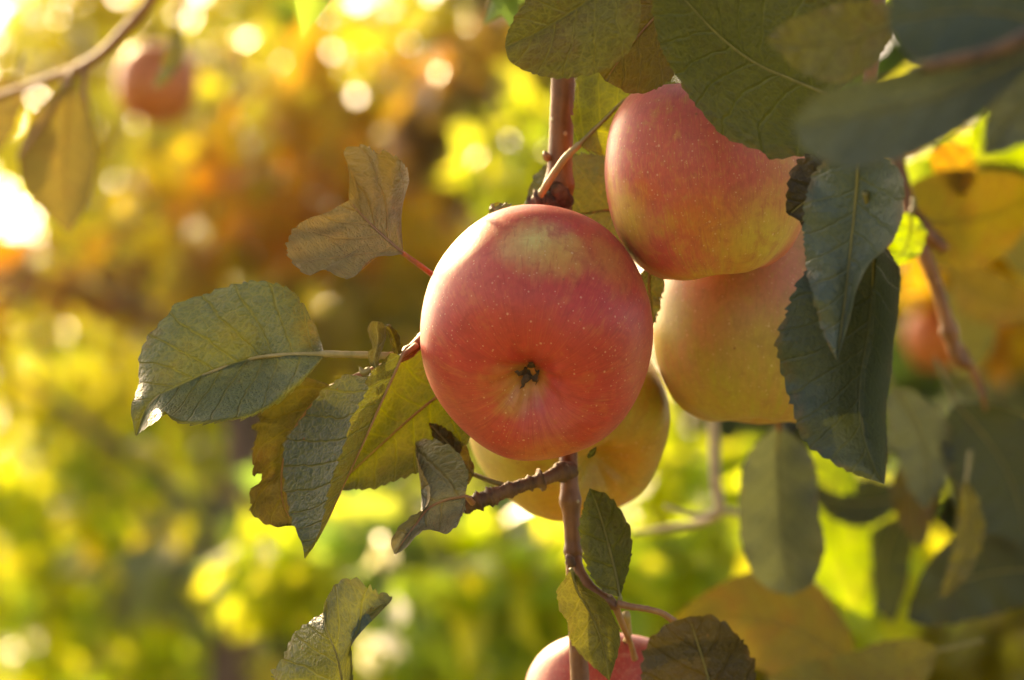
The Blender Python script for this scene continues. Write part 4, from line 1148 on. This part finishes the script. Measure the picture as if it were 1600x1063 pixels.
lr = thing('drooping_twig', 'blurred drooping twig with dark broad leaves at lower right', 'twig', P(1530, 560, 1.24))
tube('twig', [P(1500, 540, 1.24), P(1530, 600, 1.24), P(1536, 622, 1.24), P(1540, 640, 1.26)], [.0020, .0016, .0013, .0008], BARK_RED, lr, n=30, seg=10, rough=.1)
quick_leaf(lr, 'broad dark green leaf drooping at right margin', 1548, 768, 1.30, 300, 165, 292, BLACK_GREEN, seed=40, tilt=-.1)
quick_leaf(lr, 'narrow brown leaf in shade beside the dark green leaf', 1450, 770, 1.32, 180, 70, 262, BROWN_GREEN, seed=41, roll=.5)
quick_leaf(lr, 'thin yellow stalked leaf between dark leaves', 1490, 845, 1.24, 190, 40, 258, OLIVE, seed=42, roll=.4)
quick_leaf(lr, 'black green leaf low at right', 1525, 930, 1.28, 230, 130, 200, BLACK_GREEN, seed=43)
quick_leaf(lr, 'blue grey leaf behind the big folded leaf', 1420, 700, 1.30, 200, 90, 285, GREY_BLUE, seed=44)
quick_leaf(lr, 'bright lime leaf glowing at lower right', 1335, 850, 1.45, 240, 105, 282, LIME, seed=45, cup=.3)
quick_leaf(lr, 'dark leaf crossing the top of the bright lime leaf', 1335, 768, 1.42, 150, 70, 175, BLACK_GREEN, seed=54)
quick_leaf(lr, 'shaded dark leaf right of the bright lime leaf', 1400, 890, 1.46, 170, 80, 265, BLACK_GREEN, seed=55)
quick_leaf(lr, 'short lime leaf under the folded leaf', 1290, 745, 1.35, 110, 60, 330, LIME, seed=46)

lc = thing('hanging_twig', 'hidden twig below the orange apple with one grey leaf', 'twig', P(1220, 640, 1.12))
tube('twig', [P(1200, 560, 1.10), P(1212, 640, 1.12), P(1218, 672, 1.14)], [.0020, .0018, .0012], BARK_RED, lc, n=20, seg=10)
leaf(lc, 'grey green leaf hanging below the orange apple', 1.20, [
    (-1, [(1212, 668, 0), (1180, 695, -3), (1160, 740, -5), (1156, 800, -6), (1163, 860, -5), (1180, 900, -3), (1205, 922, 0), (1232, 930, 0)]),
    (0, [(1216, 667, 0), (1214, 720, 3), (1216, 790, 4), (1222, 860, 3), (1234, 931, 0)]),
    (1, [(1222, 667, 0), (1258, 700, -8), (1276, 745, -15), (1278, 800, -18), (1287, 850, -15), (1278, 890, -9), (1262, 915, -3), (1236, 931, 0)])],
    GREY_BLUE, [(1216, 640, 0), (1216, 667, 0)], STALK_OLIVE, nu=80, nv=16, fold=.7, teeth=1.0, wave=.0018, seed=47)
bt = thing('bare_twig', 'thin pale bare forked twig below the orange apple', 'twig', P(1118, 640, 1.30))
tube('twig', [P(1112, 600, 1.30), P(1116, 690, 1.30), P(1118, 750, 1.30), P(1124, 798, 1.30), P(1100, 815, 1.31), P(1050, 824, 1.32), P(990, 832, 1.33)], [.0026, .0026, .0026, .0024, .0020, .0016, .0010], BARK_PALE, bt, n=60, seg=10, rough=.1)
tube('fork', [P(1124, 798, 1.30), P(1085, 806, 1.29), P(1040, 792, 1.28)], [.0016, .0014, .0008], BARK_PALE, bt, n=24, seg=8, rough=.1)
tube('fork', [P(1122, 796, 1.30), P(1160, 806, 1.32), P(1230, 850, 1.36)], [.0018, .0014, .0010], BARK_PALE, bt, n=24, seg=8, rough=.1)

br = thing('low_twig', 'low twig with shaded brown and yellow leaves at the bottom edge', 'twig', P(1240, 1180, .92))
tube('twig', [P(1300, 1260, .95), P(1240, 1180, .92), P(1180, 1130, .89), P(1140, 1110, .88)], [.0026, .0024, .0020, .0014], BARK_RED, br, n=30, seg=10, rough=.1)
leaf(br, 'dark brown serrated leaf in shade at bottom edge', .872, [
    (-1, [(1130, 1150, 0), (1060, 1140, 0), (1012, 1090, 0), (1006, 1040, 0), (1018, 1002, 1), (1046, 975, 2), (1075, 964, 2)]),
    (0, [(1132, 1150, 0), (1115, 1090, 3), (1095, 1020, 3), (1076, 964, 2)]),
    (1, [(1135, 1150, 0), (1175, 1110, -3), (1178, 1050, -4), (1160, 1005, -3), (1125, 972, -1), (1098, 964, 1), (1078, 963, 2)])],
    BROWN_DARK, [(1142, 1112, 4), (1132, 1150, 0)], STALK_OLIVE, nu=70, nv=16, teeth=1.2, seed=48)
quick_leaf(br, 'broad yellow olive blurred leaf at bottom right', 1195, 1005, 1.30, 300, 160, 165, GOLD_DARK, seed=49, tilt=.3)
quick_leaf(br, 'dull gold leaf lying under the yellow olive leaf', 1330, 1040, 1.25, 280, 110, 190, OLIVE, seed=50, tilt=.2)

# ================================================================== branch at upper left
ul = thing('reddish_branch', 'blurred reddish branch crossing the upper left corner', 'branch', P(260, -60, 1.330))
tube('twig', [P(285, -80, 1.319), P(240, -5, 1.330), P(190, 55, 1.341), P(140, 98, 1.352), P(60, 130, 1.363), P(-20, 158, 1.373), P(-90, 185, 1.384)], [.0034, .0031, .0030, .0027, .0021, .0019, .0015], BARK_ROSE, ul, n=70, seg=12, rough=.08)
tube('side_shoot', [P(110, 112, 1.352), P(88, 160, 1.346), P(55, 210, 1.341), P(28, 248, 1.335)], [.0016, .0014, .0012, .0008], STALK_RED, ul, n=30, seg=9, rough=.1)
tube('side_shoot', [P(135, 100, 1.352), P(132, 140, 1.349), P(142, 190, 1.347)], [.0019, .0016, .0009], STALK_RED, ul, n=24, seg=9, rough=.1)
leaf(ul, 'brown leaf hanging below the reddish branch', 1.346, [
    (-1, [(108, 130, 0), (60, 170, 0), (35, 220, -2), (32, 265, -3), (45, 305, -3), (75, 335, -2), (105, 365, 0)]),
    (0, [(110, 130, 0), (105, 190, 3), (102, 250, 4), (102, 310, 3), (106, 366, 0)]),
    (1, [(112, 130, 0), (138, 175, -2), (150, 230, -4), (147, 275, -4), (138, 315, -3), (120, 345, -2), (107, 366, 0)])],
    RUST_LEAF, [(112, 112, 2), (110, 130, 0)], STALK_RED, nu=60, nv=16, fold=.3, teeth=1.0, seed=51)
quick_leaf(ul, 'narrow shaded leaf dangling near the far red apple', 258, 90, 1.45, 105, 26, 250, OLIVE, seed=52, roll=.6)
quick_leaf(ul, 'brown blurred leaf at left margin', 0, 190, 1.4, 150, 80, 250, RUST_LEAF, seed=53)

# ================================================================== thin warm volume added for the veiling glare at upper left
def build_veil():
    x, y0, y1, z0, z1 = 16, -2, 14, -1, 4.2
    v = [(sx * x, y, z) for z in (z0, z1) for y in (y0, y1) for sx in (-1, 1)]
    f = [(0, 2, 3, 1), (4, 5, 7, 6), (0, 1, 5, 4), (1, 3, 7, 5), (3, 2, 6, 7), (2, 0, 4, 6)]
    m = NT('veil_haze')
    pv = m.n('ShaderNodeVolumePrincipled')
    pv.inputs['Color'].default_value = (1, .93, .78, 1)
    pv.inputs['Density'].default_value = VEIL
    pv.inputs['Anisotropy'].default_value = .72
    o = m.n('ShaderNodeOutputMaterial')
    m.t.links.new(pv.outputs[0], o.inputs['Volume'])
    h = mesh_obj('veil_haze', v, f, m.mat, smooth=False)
    h['kind'] = 'stuff'


VEIL = .0010
build_veil()
